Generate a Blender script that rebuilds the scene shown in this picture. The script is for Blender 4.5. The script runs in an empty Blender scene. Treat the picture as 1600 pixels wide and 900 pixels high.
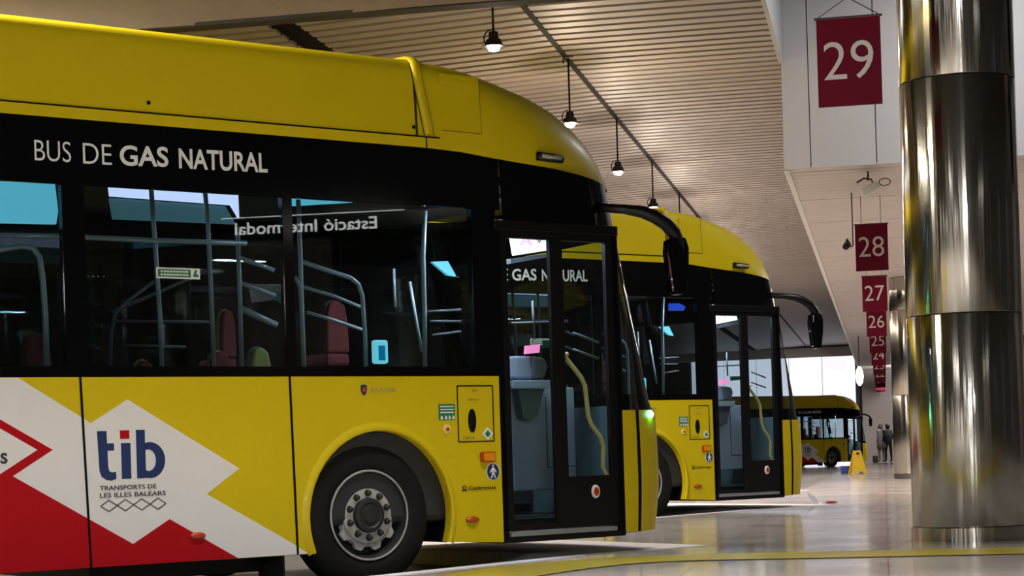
import bpy, bmesh, math, random
from mathutils import Vector, Matrix
random.seed(7)
C = bpy.context.scene.collection
SC = bpy.context.scene
pi = math.pi

# ------------------------------------------------------------------ camera
FPX, PY, ROLL, EYE, YAW = 2898.1, 706.5, 0.0313, 0.876, 0.1983
cam = bpy.data.cameras.new('camera')
cam.sensor_width = 36.0
cam.lens = FPX / 1600.0 * 36.0
cam.shift_y = (PY - 450.0) / 1600.0
cam.clip_end = 400
camo = bpy.data.objects.new('camera', cam); C.objects.link(camo)
camo.matrix_world = Matrix.Translation((0, 0, EYE)) @ Matrix.Rotation(YAW, 4, 'Z') @ Matrix.Rotation(pi / 2, 4, 'X') @ Matrix.Rotation(-ROLL, 4, 'Z')
SC.camera = camo

# ------------------------------------------------------------------ world, exposure, added fill lights
w = bpy.data.worlds.new('world'); SC.world = w; w.use_nodes = True
w.node_tree.nodes['Background'].inputs[0].default_value = (0.55, 0.62, 0.8, 1)
w.node_tree.nodes['Background'].inputs[1].default_value = 0.10
SC.view_settings.view_transform = 'Standard'
SC.view_settings.look = 'None'
SC.view_settings.exposure = 0.0
SC.view_settings.gamma = 1.0
SC.view_settings.use_curve_mapping = False

def area(name, loc, size, power, col, rot=(0, 0, 0)):
    l = bpy.data.lights.new(name, 'AREA'); l.energy = power; l.color = col
    l.shape = 'RECTANGLE'; l.size, l.size_y = size
    o = bpy.data.objects.new(name, l); C.objects.link(o); o.location = loc; o.rotation_euler = rot
    return o
def aim(a, b): return (Vector(b) - Vector(a)).to_track_quat('-Z', 'Y').to_euler()
def spot(name, loc, power, col, ang, rot=(0, 0, 0)):
    l = bpy.data.lights.new(name, 'SPOT'); l.energy = power; l.color = col; l.spot_size = math.radians(ang); l.spot_blend = .6; l.shadow_soft_size = .12
    o = bpy.data.objects.new(name, l); C.objects.link(o); o.location = loc; o.rotation_euler = rot
    return o
# unseen spots added so the floor bounces light onto the lower bus side
for x, y in ((-2.0, 8.2), (-0.3, 7.6), (-1.4, 5.4), (1.3, 8.0), (0.6, 5.2)):
    spot('platform_bounce_spot', (x, y, 5.3), 1000, (1.0, .98, .95), 64)
for t in (-4.6, -3.4, -2.2, -1.0, .2, 1.3):          # spots added to brighten the lower bus side, two metres off it
    spot('side_fill_spot', (-1.87 + .687 * t, 10.44 + .727 * t, 5.3), 330, (1.0, .98, .95), 65)
area('hall_fill', (-3.5, 3.0, 5.2), (1.2, 4.0), 90, (1.0, .95, .88))  # unseen fill added on the camera side for the bus flank
area('hall_fill', (-1.0, -6.0, 5.2), (1.2, 6.0), 170, (1.0, .97, .94))  # unseen fill added behind the camera
area('hall_fill', (2.5, -4.0, 3.4), (2.5, .5), 330, (1.0, .98, .97), aim((2.5, -4.0, 3.4), (-3.3, 11.8, 1.3)))  # low frontal fill, added and aimed at the bus side
area('hall_fill', (-8.6, 12.6, 5.35), (1.0, 4.0), 420, (1.0, .92, .78))  # unseen, added to brighten the bus roof from above
area('hall_fill', (-6.9, 9.5, 5.35), (3.4, .3), 850, (1.0, .93, .80), (0, 0, .8137))  # unseen, added for the bright top edge of the front bus roof
area('hall_fill', (-9.5, 24.0, 5.25), (1.0, 8.0), 170, (1.0, .94, .89))  # unseen fill added to lift the slatted ceiling
area('hall_fill', (-7.0, 45.0, 5.25), (1.0, 16.0), 520, (1.0, .85, .68))  # warm unseen fill added for the tan of the far ceiling
area('hall_fill', (1.6, 19.0, 6.9), (0.6, 5.0), 230, (.97, .98, 1.0))  # added above the open void to brighten the bulkhead
area('soffit_fill', (2.2, 34.0, 4.15), (0.3, 16.0), 560, (1.0, .95, .90))  # long fill added under the soffit, brightening it by floor bounce
area('soffit_fill', (2.2, 62.0, 4.15), (0.3, 24.0), 620, (1.0, .95, .92))  # second added fill, further along the platform
area('soffit_fill', (.8, 84.0, 4.1), (0.6, 3.0), 420, (1.0, .93, .88), aim((.8, 84, 4.1), (.6, 91.5, 1.2)))  # added and aimed to brighten the far beige wall

# ------------------------------------------------------------------ materials
def mat(name, col, rough=.5, metal=0., spec=.5, noise=0., nscale=8., bump=0., bscale=60., coat=0., emit=None, estr=0.):
    m = bpy.data.materials.new(name); m.use_nodes = True
    nt = m.node_tree; b = nt.nodes['Principled BSDF']
    b.inputs['Base Color'].default_value = (*col, 1)
    b.inputs['Roughness'].default_value = rough
    b.inputs['Metallic'].default_value = metal
    b.inputs['Specular IOR Level'].default_value = spec
    b.inputs['Coat Weight'].default_value = coat
    b.inputs['Coat Roughness'].default_value = .05
    tc = nt.nodes.new('ShaderNodeTexCoord')
    if noise:
        n = nt.nodes.new('ShaderNodeTexNoise'); n.inputs['Scale'].default_value = nscale; n.inputs['Detail'].default_value = 5
        mx = nt.nodes.new('ShaderNodeMix'); mx.data_type = 'RGBA'
        mx.inputs['A'].default_value = (*[c * (1 - noise) for c in col], 1)
        mx.inputs['B'].default_value = (*[min(1, c * (1 + noise)) for c in col], 1)
        nt.links.new(tc.outputs['Object'], n.inputs['Vector'])
        nt.links.new(n.outputs['Fac'], mx.inputs['Factor']); nt.links.new(mx.outputs['Result'], b.inputs['Base Color'])
    if bump:
        n2 = nt.nodes.new('ShaderNodeTexNoise'); n2.inputs['Scale'].default_value = bscale
        bp = nt.nodes.new('ShaderNodeBump'); bp.inputs['Strength'].default_value = bump; bp.inputs['Distance'].default_value = .01
        nt.links.new(tc.outputs['Object'], n2.inputs['Vector'])
        nt.links.new(n2.outputs['Fac'], bp.inputs['Height']); nt.links.new(bp.outputs['Normal'], b.inputs['Normal'])
    if emit:
        b.inputs['Emission Color'].default_value = (*emit, 1); b.inputs['Emission Strength'].default_value = estr
    return m

def glass(name, tint, base=.04):
    m = bpy.data.materials.new(name); m.use_nodes = True
    nt = m.node_tree; nt.nodes.clear()
    out = nt.nodes.new('ShaderNodeOutputMaterial'); mix = nt.nodes.new('ShaderNodeMixShader')
    tr = nt.nodes.new('ShaderNodeBsdfTransparent'); tr.inputs[0].default_value = (*tint, 1)
    gl = nt.nodes.new('ShaderNodeBsdfGlossy'); gl.inputs['Roughness'].default_value = .012; gl.inputs[0].default_value = (1, 1, 1, 1)
    lw = nt.nodes.new('ShaderNodeLayerWeight'); lw.inputs[0].default_value = .5
    p = nt.nodes.new('ShaderNodeMath'); p.operation = 'POWER'; p.inputs[1].default_value = 5
    q = nt.nodes.new('ShaderNodeMath'); q.operation = 'MULTIPLY_ADD'; q.inputs[1].default_value = .9; q.inputs[2].default_value = base
    nt.links.new(lw.outputs['Facing'], p.inputs[0]); nt.links.new(p.outputs[0], q.inputs[0])
    nt.links.new(q.outputs[0], mix.inputs[0]); nt.links.new(tr.outputs[0], mix.inputs[1]); nt.links.new(gl.outputs[0], mix.inputs[2])
    nt.links.new(mix.outputs[0], out.inputs[0])
    return m

YEL = (0.60, 0.455, 0.006)
M = dict(
    yellow=mat('yellow_paint', YEL, .38, spec=.22, coat=.04, noise=.03, nscale=3),
    black=mat('black_gloss', (.003, .003, .0035), .10, spec=.22),
    rubber=mat('rubber', (.012, .012, .012), .75, bump=.3, bscale=90),
    tyre=mat('tyre_rubber', (.0055, .0053, .005), .7, spec=.25, noise=.35, nscale=20, bump=.35, bscale=70),
    hatchline=mat('dull_yellow_joint', (.22, .165, .004), .5),
    seam=mat('seam_black', (.003, .0027, .0024), .7, spec=.12),
    white=mat('white_vinyl', (.72, .70, .68), .4, spec=.3, noise=.03),
    red=mat('red_vinyl', (.40, .003, .008), .4, spec=.15, noise=.04),
    navy=mat('navy_vinyl', (.012, .03, .12), .35),
    ink=mat('dark_print', (.03, .03, .035), .5),
    letter=mat('white_letters', (.75, .75, .73), .45),
    grey=mat('grey_print', (.30, .27, .16), .5),
    green=mat('green_sticker', (.015, .17, .085), .45, noise=.2, nscale=30),
    amber=mat('amber_lens', (.75, .25, .01), .15, noise=.35, nscale=70, coat=.5),
    redlens=mat('red_lens', (.45, .05, .008), .18, coat=.5),
    clear=mat('clear_lens', (.35, .33, .25), .15, coat=.5),
    alu=mat('aluminium', (.42, .42, .42), .38, metal=.7, noise=.1, nscale=30),
    rim=mat('steel_rim', (.36, .355, .35), .5, noise=.35, nscale=14),
    hub=mat('hub_dark', (.016, .016, .016), .5, noise=.3, nscale=20),
    dark=mat('dark_plastic', (.005, .005, .0055), .35, spec=.3, noise=.2),
    inner=mat('dark_interior', (.02, .021, .023), .6, noise=.2),
    cab=mat('cab_grey', (.42, .47, .60), .5, noise=.04, bump=.05, bscale=120),
    cabteal=mat('cab_teal_grey', (.09, .14, .155), .4),
    cabd=mat('cab_dark_grey', (.12, .125, .14), .55, noise=.1),
    railm=mat('rail_steel', (.52, .60, .64), .3, metal=.1),
    railyel=mat('rail_yellow', (.78, .58, .20), .35),
    seatred=mat('seat_red', (.20, .03, .03), .8, noise=.3, nscale=30),
    seatyel=mat('seat_yellow', (.35, .36, .08), .7, noise=.2, nscale=30),
    glass=glass('tinted_glass', (.64, .70, .71), .035),
    dglass=glass('door_glass', (.80, .86, .88), .035),
    mirror=mat('mirror_glass', (.8, .8, .85), .02, metal=1),
    screen=mat('white_screen', (.8, .8, .8), .3, emit=(1, .98, 1), estr=1.1),
    pink=mat('pink_display', (.8, .2, .5), .3, emit=(1, .28, .55), estr=1.2),
    cyan=mat('cyan_display', (.1, .5, .7), .3, emit=(.25, .85, 1), estr=1.2),
    blued=mat('blue_display', (.02, .1, .7), .3, emit=(.04, .12, 1), estr=1.0),
    cyand=mat('blue_glyph', (.02, .3, .6), .3, emit=(.0, .30, .62), estr=.7),
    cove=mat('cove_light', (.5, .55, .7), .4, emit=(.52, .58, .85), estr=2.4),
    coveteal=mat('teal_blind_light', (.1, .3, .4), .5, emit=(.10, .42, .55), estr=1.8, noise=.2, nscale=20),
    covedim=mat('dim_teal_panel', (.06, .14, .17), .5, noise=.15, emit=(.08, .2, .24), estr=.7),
    led=mat('green_led', (.1, .9, .5), .3, emit=(.10, 1, .50), estr=70),
    maroon=mat('maroon_sign', (.115, .002, .014), .5, spec=.1, noise=.05),
    steel=None,
    signwhite=mat('sign_digit', (.56, .50, .50), .5),
    wire=mat('wire', (.05, .045, .04), .4, metal=.5),
    blackmetal=mat('black_metal', (.012, .011, .011), .4, metal=.3),
    bulb=mat('bulb_glow', (1, .9, .8), .3, emit=(1.0, .82, .66), estr=60),
    cream=mat('bulkhead_panel', (.54, .52, .525), .5, noise=.03, nscale=2),
    slat=mat('slat_pink', (.43, .38, .355), .5, noise=.06, nscale=1.5),
    slatg=mat('soffit_slat', (.60, .53, .50), .45, noise=.08, nscale=1.2),
    plenum=mat('plenum_dark', (.018, .015, .014), .9),
    concrete=mat('brown_concrete', (.24, .185, .145), .8, noise=.35, nscale=1.6, bump=.5, bscale=5),
    trim=mat('pale_trim', (.80, .78, .76), .4),
    darkwall=mat('dark_wall', (.035, .03, .028), .8, noise=.2),
    beige=mat('beige_wall', (.40, .36, .335), .6, noise=.08, nscale=1.5),
    greypier=mat('grey_pier', (.12, .11, .105), .6, noise=.1),
    road=mat('asphalt', (.10, .095, .095), .5, noise=.3, nscale=6, bump=.2),
    kerb=mat('kerb_stone', (.46, .45, .47), .6, noise=.25, nscale=9, bump=.3, bscale=30),
    kerbtop_lit=mat('kerb_white_lit_floor', (.70, .68, .71), .6, spec=.2, noise=.15, nscale=9),
    linepaint=mat('yellow_line', (.36, .28, .02), .3, noise=.2, nscale=12),
    cone=mat('yellow_plastic', (.80, .52, .02), .4),
    bluep=mat('blue_plastic', (.02, .06, .28), .4),
    skin=mat('skin', (.40, .24, .17), .6),
    hairm=mat('black_hair', (.012, .010, .009), .6),
    clothblack=mat('black_cloth', (.015, .015, .017), .9),
    clothgrey=mat('grey_cloth', (.05, .046, .044), .9, noise=.2, nscale=20),
    crescent=mat('crescent_white', (.85, .85, .88), .6),
    sky=mat('daylight_sheet', (.8, .8, .85), .5, emit=(.86, .84, .98), estr=1.05),
    blueglow=mat('blue_window', (.3, .4, .6), .2, emit=(.30, .42, .85), estr=1.6),
    whiteglow=mat('white_window', (.8, .8, .8), .3, emit=(1, .93, .85), estr=2.4),
    signlight=mat('backlit_letters', (.8, .8, .8), .4, emit=(1, .98, .95), estr=7),
    greenglow=mat('green_exit_light', (.1, .8, .4), .3, emit=(.02, .9, .40), estr=3.0),
)

# polished floor
def floor_mat():
    m = bpy.data.materials.new('polished_floor'); m.use_nodes = True
    nt = m.node_tree; b = nt.nodes['Principled BSDF']
    tc = nt.nodes.new('ShaderNodeTexCoord')
    n = nt.nodes.new('ShaderNodeTexNoise'); n.inputs['Scale'].default_value = .9; n.inputs['Detail'].default_value = 6
    cr = nt.nodes.new('ShaderNodeValToRGB')
    cr.color_ramp.elements[0].position = .3; cr.color_ramp.elements[0].color = (.36, .32, .29, 1)
    cr.color_ramp.elements[1].position = .7; cr.color_ramp.elements[1].color = (.52, .47, .44, 1)
    nt.links.new(tc.outputs['Object'], n.inputs['Vector']); nt.links.new(n.outputs['Fac'], cr.inputs[0])
    br = nt.nodes.new('ShaderNodeTexBrick'); br.offset = 0; br.inputs['Scale'].default_value = 1.0
    br.inputs['Color1'].default_value = (1, 1, 1, 1); br.inputs['Color2'].default_value = (.88, .88, .88, 1); br.inputs['Mortar'].default_value = (.55, .5, .48, 1)
    br.inputs['Mortar Size'].default_value = .006; br.inputs['Brick Width'].default_value = 1.2; br.inputs['Row Height'].default_value = 1.2
    nt.links.new(tc.outputs['Object'], br.inputs['Vector'])
    mx = nt.nodes.new('ShaderNodeMix'); mx.data_type = 'RGBA'; mx.blend_type = 'MULTIPLY'; mx.inputs['Factor'].default_value = 1
    nt.links.new(cr.outputs[0], mx.inputs['A']); nt.links.new(br.outputs['Color'], mx.inputs['B'])
    nt.links.new(mx.outputs['Result'], b.inputs['Base Color'])
    n2 = nt.nodes.new('ShaderNodeTexNoise'); n2.inputs['Scale'].default_value = 1.7; n2.inputs['Detail'].default_value = 4
    mr = nt.nodes.new('ShaderNodeMapRange'); mr.inputs['To Min'].default_value = .06; mr.inputs['To Max'].default_value = .24
    nt.links.new(tc.outputs['Object'], n2.inputs['Vector']); nt.links.new(n2.outputs['Fac'], mr.inputs['Value']); nt.links.new(mr.outputs[0], b.inputs['Roughness'])
    n3 = nt.nodes.new('ShaderNodeTexNoise'); n3.inputs['Scale'].default_value = 3.0
    bp = nt.nodes.new('ShaderNodeBump'); bp.inputs['Strength'].default_value = .06; bp.inputs['Distance'].default_value = .02
    nt.links.new(tc.outputs['Object'], n3.inputs['Vector']); nt.links.new(n3.outputs['Fac'], bp.inputs['Height']); nt.links.new(bp.outputs['Normal'], b.inputs['Normal'])
    b.inputs['Specular IOR Level'].default_value = .6
    return m
M['floor'] = floor_mat()

# polished steel: vertical ripples of the rolled sheet
def steel_mat():
    m = bpy.data.materials.new('polished_steel'); m.use_nodes = True
    nt = m.node_tree; b = nt.nodes['Principled BSDF']
    b.inputs['Base Color'].default_value = (.50, .48, .43, 1); b.inputs['Metallic'].default_value = 1; b.inputs['Roughness'].default_value = .14; b.inputs['Anisotropic'].default_value = .95; b.inputs['Anisotropic Rotation'].default_value = .25
    tg = nt.nodes.new('ShaderNodeTangent'); tg.direction_type = 'RADIAL'; tg.axis = 'Z'; nt.links.new(tg.outputs[0], b.inputs['Tangent'])
    tc = nt.nodes.new('ShaderNodeTexCoord'); mp = nt.nodes.new('ShaderNodeMapping'); mp.inputs['Scale'].default_value = (1, 1, .025)
    n = nt.nodes.new('ShaderNodeTexNoise'); n.inputs['Scale'].default_value = 11; n.inputs['Detail'].default_value = 4
    bp = nt.nodes.new('ShaderNodeBump'); bp.inputs['Strength'].default_value = .9; bp.inputs['Distance'].default_value = .006
    nt.links.new(tc.outputs['Object'], mp.inputs[0]); nt.links.new(mp.outputs[0], n.inputs['Vector'])
    nt.links.new(n.outputs['Fac'], bp.inputs['Height']); nt.links.new(bp.outputs['Normal'], b.inputs['Normal'])
    return m
M['steel'] = steel_mat()

# ------------------------------------------------------------------ mesh builder
class MB:
    def __init__(s): s.v = []; s.f = []
    def add(s, vs, fs):
        o = len(s.v); s.v += [tuple(v) for v in vs]; s.f += [tuple(i + o for i in f) for f in fs]; return s
    def box(s, a, b):
        x0, y0, z0 = a; x1, y1, z1 = b
        vs = [(x, y, z) for x in (x0, x1) for y in (y0, y1) for z in (z0, z1)]
        return s.add(vs, [(0, 1, 3, 2), (4, 6, 7, 5), (0, 4, 5, 1), (2, 3, 7, 6), (0, 2, 6, 4), (1, 5, 7, 3)])
    def prism(s, poly, y0, y1, ax='y'):
        n = len(poly)
        def m(p, t): return (p[0], t, p[1]) if ax == 'y' else ((p[0], p[1], t) if ax == 'z' else (t, p[0], p[1]))
        vs = [m(p, y0) for p in poly] + [m(p, y1) for p in poly]
        fs = [tuple(range(n)), tuple(range(2 * n - 1, n - 1, -1))] + [(i, i + n, (i + 1) % n + n, (i + 1) % n) for i in range(n)]
        return s.add(vs, fs)
    def tube(s, pts, r, n=10, cap=True):
        pts = [Vector(p) for p in pts]; rs = r if isinstance(r, (list, tuple)) else [r] * len(pts)
        rings = []; up = None
        for i, p in enumerate(pts):
            d = (pts[min(i + 1, len(pts) - 1)] - pts[max(i - 1, 0)]).normalized()
            if up is None: up = Vector((0, 0, 1)) if abs(d.z) < .9 else Vector((0, 1, 0))
            a = d.cross(up).normalized(); up = a.cross(d).normalized()
            rings.append([p + (a * math.cos(2 * pi * k / n) + up * math.sin(2 * pi * k / n)) * rs[i] for k in range(n)])
        vs = [v for rg in rings for v in rg]
        fs = [(i * n + k, i * n + (k + 1) % n, (i + 1) * n + (k + 1) % n, (i + 1) * n + k) for i in range(len(pts) - 1) for k in range(n)]
        if cap: fs += [tuple(range(n - 1, -1, -1)), tuple((len(pts) - 1) * n + k for k in range(n))]
        return s.add(vs, fs)
    def lathe(s, prof, c=(0, 0, 0), ax='z', n=48, closed=False):
        vs = []
        for (r, h) in prof:
            for k in range(n):
                a = 2 * pi * k / n; p, q = r * math.cos(a), r * math.sin(a)
                if ax == 'z': vs.append((c[0] + p, c[1] + q, c[2] + h))
                else: vs.append((c[0] + p, c[1] + h, c[2] + q))
        L = len(prof); R = L if closed else L - 1
        fs = [(i * n + k, i * n + (k + 1) % n, ((i + 1) % L) * n + (k + 1) % n, ((i + 1) % L) * n + k) for i in range(R) for k in range(n)]
        if not closed:
            fs += [tuple(range(n - 1, -1, -1)), tuple((L - 1) * n + k for k in range(n))]
        return s.add(vs, fs)
    def grid(s, rows):
        m = len(rows[0]); vs = [v for r in rows for v in r]
        return s.add(vs, [(i * m + k, i * m + k + 1, (i + 1) * m + k + 1, (i + 1) * m + k) for i in range(len(rows) - 1) for k in range(m - 1)])
    def mesh(s, name, m, smooth=False):
        me = bpy.data.meshes.new(name); me.from_pydata(s.v, [], s.f)
        bm = bmesh.new(); bm.from_mesh(me); bmesh.ops.recalc_face_normals(bm, faces=bm.faces); bm.to_mesh(me); bm.free()
        me.materials.append(m)
        if smooth:
            for p in me.polygons: p.use_smooth = True
        return me
    def build(s, name, m, parent=None, smooth=False, bevel=0, auto=None):
        o = bpy.data.objects.new(name, s.mesh(name, m, smooth or auto is not None)); C.objects.link(o)
        if parent: o.parent = parent
        if auto is not None:
            bm = bmesh.new(); bm.from_mesh(o.data)
            for e in bm.edges:
                if len(e.link_faces) == 2 and e.calc_face_angle(0) > auto: e.smooth = False
            bm.to_mesh(o.data); bm.free()
        if bevel:
            b = o.modifiers.new('bevel', 'BEVEL'); b.width = bevel; b.segments = 2; b.limit_method = 'ANGLE'
        return o

def tag(o, label=None, cat=None, group=None, kind=None):
    if label: o['label'] = label
    if cat: o['category'] = cat
    if group: o['group'] = group
    if kind: o['kind'] = kind
    return o
def empty(name, loc, rz=0, **k):
    o = bpy.data.objects.new(name, None); C.objects.link(o); o.location = loc; o.rotation_euler = (0, 0, rz); o.empty_display_size = .2
    return tag(o, **k)
def struct(mb, name, m, **k): return tag(mb.build(name, m, **k), kind='structure')
def copy_tree(o, parent=None):
    c = o.copy(); C.objects.link(c)
    if parent: c.parent = parent
    for ch in list(o.children): copy_tree(ch, c)
    return c

def text_poly(body, offset=0.):
    cu = bpy.data.curves.new('t', 'FONT'); cu.body = body; cu.offset = offset; cu.resolution_u = 4
    o = bpy.data.objects.new('t', cu); C.objects.link(o)
    dg = bpy.context.evaluated_depsgraph_get(); dg.update()
    me = bpy.data.meshes.new_from_object(o.evaluated_get(dg))
    vs = [v.co.copy() for v in me.vertices]; fs = [tuple(p.vertices) for p in me.polygons]
    bpy.data.objects.remove(o); bpy.data.curves.remove(cu); bpy.data.meshes.remove(me)
    return vs, fs
def text_mb(body, x0, x1, z0, z1, place, offset=0., shear=0.):
    """letters fitted into the box, placed through place(x, z) -> point; thin solid front face"""
    vs, fs = text_poly(body, offset)
    ax, bx = min(v.x for v in vs), max(v.x for v in vs); ay, by = min(v.y for v in vs), max(v.y for v in vs)
    out = []
    for v in vs:
        t = (v.x - ax) / (bx - ax)
        out.append(place(x0 + t * (x1 - x0), z0 + (v.y - ay) / (by - ay) * (z1 - z0) + shear * t))
    mb = MB(); mb.add(out, fs); return mb

# ------------------------------------------------------------------ pixel -> place helpers (hall axes: x across, y along the hall)
cr_, sr_ = math.cos(ROLL), math.sin(ROLL)
def ray(px, py):
    a, b = px - 800.0, py - PY
    u, v = cr_ * a - sr_ * b, sr_ * a + cr_ * b
    x, y, z = u / FPX, 1.0, -v / FPX
    return Vector((x * math.cos(YAW) - math.sin(YAW), x * math.sin(YAW) + math.cos(YAW), z))
def at_y(px, py, S):
    r = ray(px, py); return Vector((0, 0, EYE)) + r * (S / r.y)
def at_z(px, py, z):
    r = ray(px, py); return Vector((0, 0, EYE)) + r * ((z - EYE) / r.z)
HD = 46.62 * pi / 180
BD = Vector((math.cos(HD), math.sin(HD), 0)); BN = Vector((-math.sin(HD), math.cos(HD), 0))
BW = Vector((-3.325, 11.813, 0))               # under the near front wheel of the first bus
BUS1 = BW + BN * 1.27
BUS2 = BUS1 + BD * 6.765 + BN * 5.4447
HP = .12                                       # platform height over the road
def floor_z(S): return HP if S < 30 else HP - .00415 * (S - 30)
YS = -1.27
def BL(px, py, dy=0.):
    """point of the bus (its own axes) seen at a pixel, dy metres inside the near side"""
    r = ray(px, py); P0 = BW + BN * dy
    t = P0.dot(BN) / r.dot(BN)
    P = Vector((0, 0, EYE)) + r * t
    return ((P - BW).dot(BD), YS + dy, P.z)

# ================================================================== SETTING
# road and platform
mb = MB(); R = -30.; 
mb.add([(-40, -22, 0), (8, -22, 0), (8, 30, 0), (-40, 30, 0), (8, 100, -.2905), (-40, 100, -.2905)], [(0, 1, 2, 3), (3, 2, 4, 5)])
struct(mb, 'floor_road', M['road'])
def bw(X, off): p = BW + BD * X + BN * off; return (p.x, p.y)
sh = (6.765, 5.4447)
A1, B1 = (1.72, .10), (1.72, 3.65)
poly = []
edge = []
for k in (-1, 0, 1):
    edge += [bw(A1[0] + sh[0] * k, A1[1] + sh[1] * k), bw(B1[0] + sh[0] * k, B1[1] + sh[1] * k)]
edge = edge[:-1]
edge = [bw(B1[0] - 2 * sh[0], B1[1] - 2 * sh[1])] + edge
last = bw(B1[0] + sh[0], B1[1] + sh[1])
edge += [last, (-1.3, 30.0)]
poly = edge + [(7.5, 30.0), (7.5, -20), (edge[0][0], -20)]
mb = MB(); mb.prism(poly, -.02, HP, ax='z')
za, zb = floor_z(30), floor_z(100)
mb.add([(-1.3, 30, za), (7.5, 30, za), (7.5, 100, zb), (-1.3, 100, zb), (-1.3, 30, za - .15), (-1.3, 100, zb - .15)], [(0, 1, 2, 3), (0, 3, 5, 4)])
struct(mb, 'floor', M['floor'])
# wide crossing of polished floor in front of the far bays
mb = MB(); mb.add([(-8, 34, -.0165 + .02), (-1.3, 34, -.0165 + .02), (-1.3, 100, -.27), (-8, 100, -.27)], [(0, 1, 2, 3)])
struct(mb, 'floor_crossing', M['floor'])
# kerb stones along the saw-tooth edge; wide pale tops paint in brightly lit floor
mb = MB(); mt = MB(); KW = (.12, 1.3)
for i in range(len(edge) - 1):
    a, b = Vector((*edge[i], 0)), Vector((*edge[i + 1], 0)); d = (b - a); L = d.length; d.normalize(); nrm = Vector((d.y, -d.x, 0))
    nst = max(1, round(L / 1.0))
    for j in range(nst):
        p, q = a + d * (L * j / nst + .004), a + d * (L * (j + 1) / nst - .004)
        mb.prism([(p.x, p.y), (q.x, q.y), (q.x - nrm.x * .03, q.y - nrm.y * .03), (p.x - nrm.x * .03, p.y - nrm.y * .03)], 0, HP + .004, ax='z')
        mt.prism([(p.x, p.y), (q.x, q.y), (q.x + nrm.x * KW[i % 2], q.y + nrm.y * KW[i % 2]), (p.x + nrm.x * KW[i % 2], p.y + nrm.y * KW[i % 2])], HP - .01, HP + .005, ax='z')
struct(mb, 'kerb', M['kerb']); struct(mt, 'kerb_edge_lit_floor', M['kerbtop_lit'])
# yellow warning line
line = [(4.5, 12.62), (.85, 12.62), (-1.2, 12.58), (-1.62, 12.48), (-1.95, 12.2), (-2.2, 11.75), (-2.42, 11.1), (-2.9, 9.6), (-4.2, 6.5)]
L_, R_ = [], []
for i, p in enumerate(line):
    a, b = Vector(line[max(0, i - 1)]), Vector(line[min(len(line) - 1, i + 1)]); d = (b - a).normalized(); nn = Vector((-d.y, d.x))
    L_.append((p[0] + nn.x * .36, p[1] + nn.y * .36, HP + .006)); R_.append((p[0] - nn.x * .36, p[1] - nn.y * .36, HP + .006))
mb = MB(); mb.grid([L_, R_]); struct(mb, 'floor_line', M['linepaint'])

# slatted ceilings
def slats(x0, x1, y0, y1, z0, z1, pitch=.285, wid=.185, th=.03):
    mb = MB(); y = y0
    while y < y1:
        mb.add([(x0, y, z0), (x1, y, z1), (x1, y + wid, z1), (x0, y + wid, z0), (x0, y, z0 + th), (x1, y, z1 + th), (x1, y + wid, z1 + th), (x0, y + wid, z0 + th)],
               [(3, 2, 1, 0), (4, 5, 6, 7), (0, 1, 5, 4), (2, 3, 7, 6)])
        y += pitch
    return mb
struct(slats(-3.52, -1.10, 16.2, 90, 5.52, 5.52), 'ceiling', M['slat'])
struct(slats(-5.90, -3.58, 16.2, 90, 5.42, 5.52), 'ceiling', M['slat'])
struct(slats(-14.0, -6.18, 16.2, 90, 5.30, 5.40), 'ceiling', M['slat'])
struct(slats(-34.0, -14.05, 16.2, 90, 5.30, 5.30), 'ceiling', M['slat'])
mb = MB(); mb.box((-34, 16.1, 5.75), (-1.1, 90.2, 5.85)); mb.box((-1.1, 16.1, 7.0), (8, 23, 7.1)); pass
struct(MB().box((-1.12, 16.1, 5.49), (-1.07, 22.73, 7.0)), 'trim_5', M['cream'])
mb.box((-1.16, 16.1, 5.6), (-1.125, 22.7, 7.0)); struct(mb, 'ceiling_plenum', M['plenum']); 
mb = MB(); mb.box((-34, -20, 5.45), (8, 15.7, 5.6)); struct(mb, 'ceiling_near', M['darkwall'])
mb = MB(); mb.box((-3.585, 16.2, 5.515), (-3.515, 90, 5.58)); struct(mb, 'trim_1', M['plenum'])
# brown concrete beam across the hall, dark strip painting in its lower edge shade
rows = []
for i in range(60):
    x = -34 + 40 * i / 59; 
    rows.append([(x, 15.80 + .03 * math.sin(x * 2.1) * math.sin(z * 3), z) for z in (4.80, 5.0, 5.2, 5.5, 5.9)])
mb = MB(); mb.box((-34, 15.82, 4.82), (8, 15.97, 5.9)); mb.grid(rows); struct(mb, 'beam', M['concrete'])
mb = MB(); mb.box((-34, 15.80, 4.79), (8, 15.98, 4.825)); struct(mb, 'beam_shade_strip', M['darkwall'])
# bulkhead and soffit above the platform
for a, b in ((-1.09, -.776), (-.764, .006), (.018, .80), (.812, 1.6), (1.612, 2.4), (2.412, 5.0)):
    mb = MB(); mb.box((a, 22.74, 4.2), (b, 22.80, 7.0)); struct(mb, 'bulkhead_panel', M['cream'])
mb = MB(); mb.box((-1.06, 22.81, 4.3), (5, 22.95, 7.0)); struct(mb, 'bulkhead_core', M['plenum'])
mb = MB(); y = 22.84; i = 0
while y < 90:
    wd = .29 if i % 9 else .265
    mb.box((-1.04, y, 4.21), (5.0, y + wd, 4.24)); y += .30; i += 1
struct(mb, 'soffit', M['slatg'])
mb = MB(); mb.box((-1.06, 22.81, 4.26), (5, 90, 4.34)); struct(mb, 'soffit_core', M['plenum'])
mb = MB(); mb.box((-1.10, 22.80, 4.185), (-1.035, 90, 4.5)); struct(mb, 'trim_3', M['trim'])
mb = MB(); mb.box((-1.06, 22.80, 4.5), (-1.0, 90, 5.75)); struct(mb, 'bulkhead_side', M['slatg'])
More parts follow.
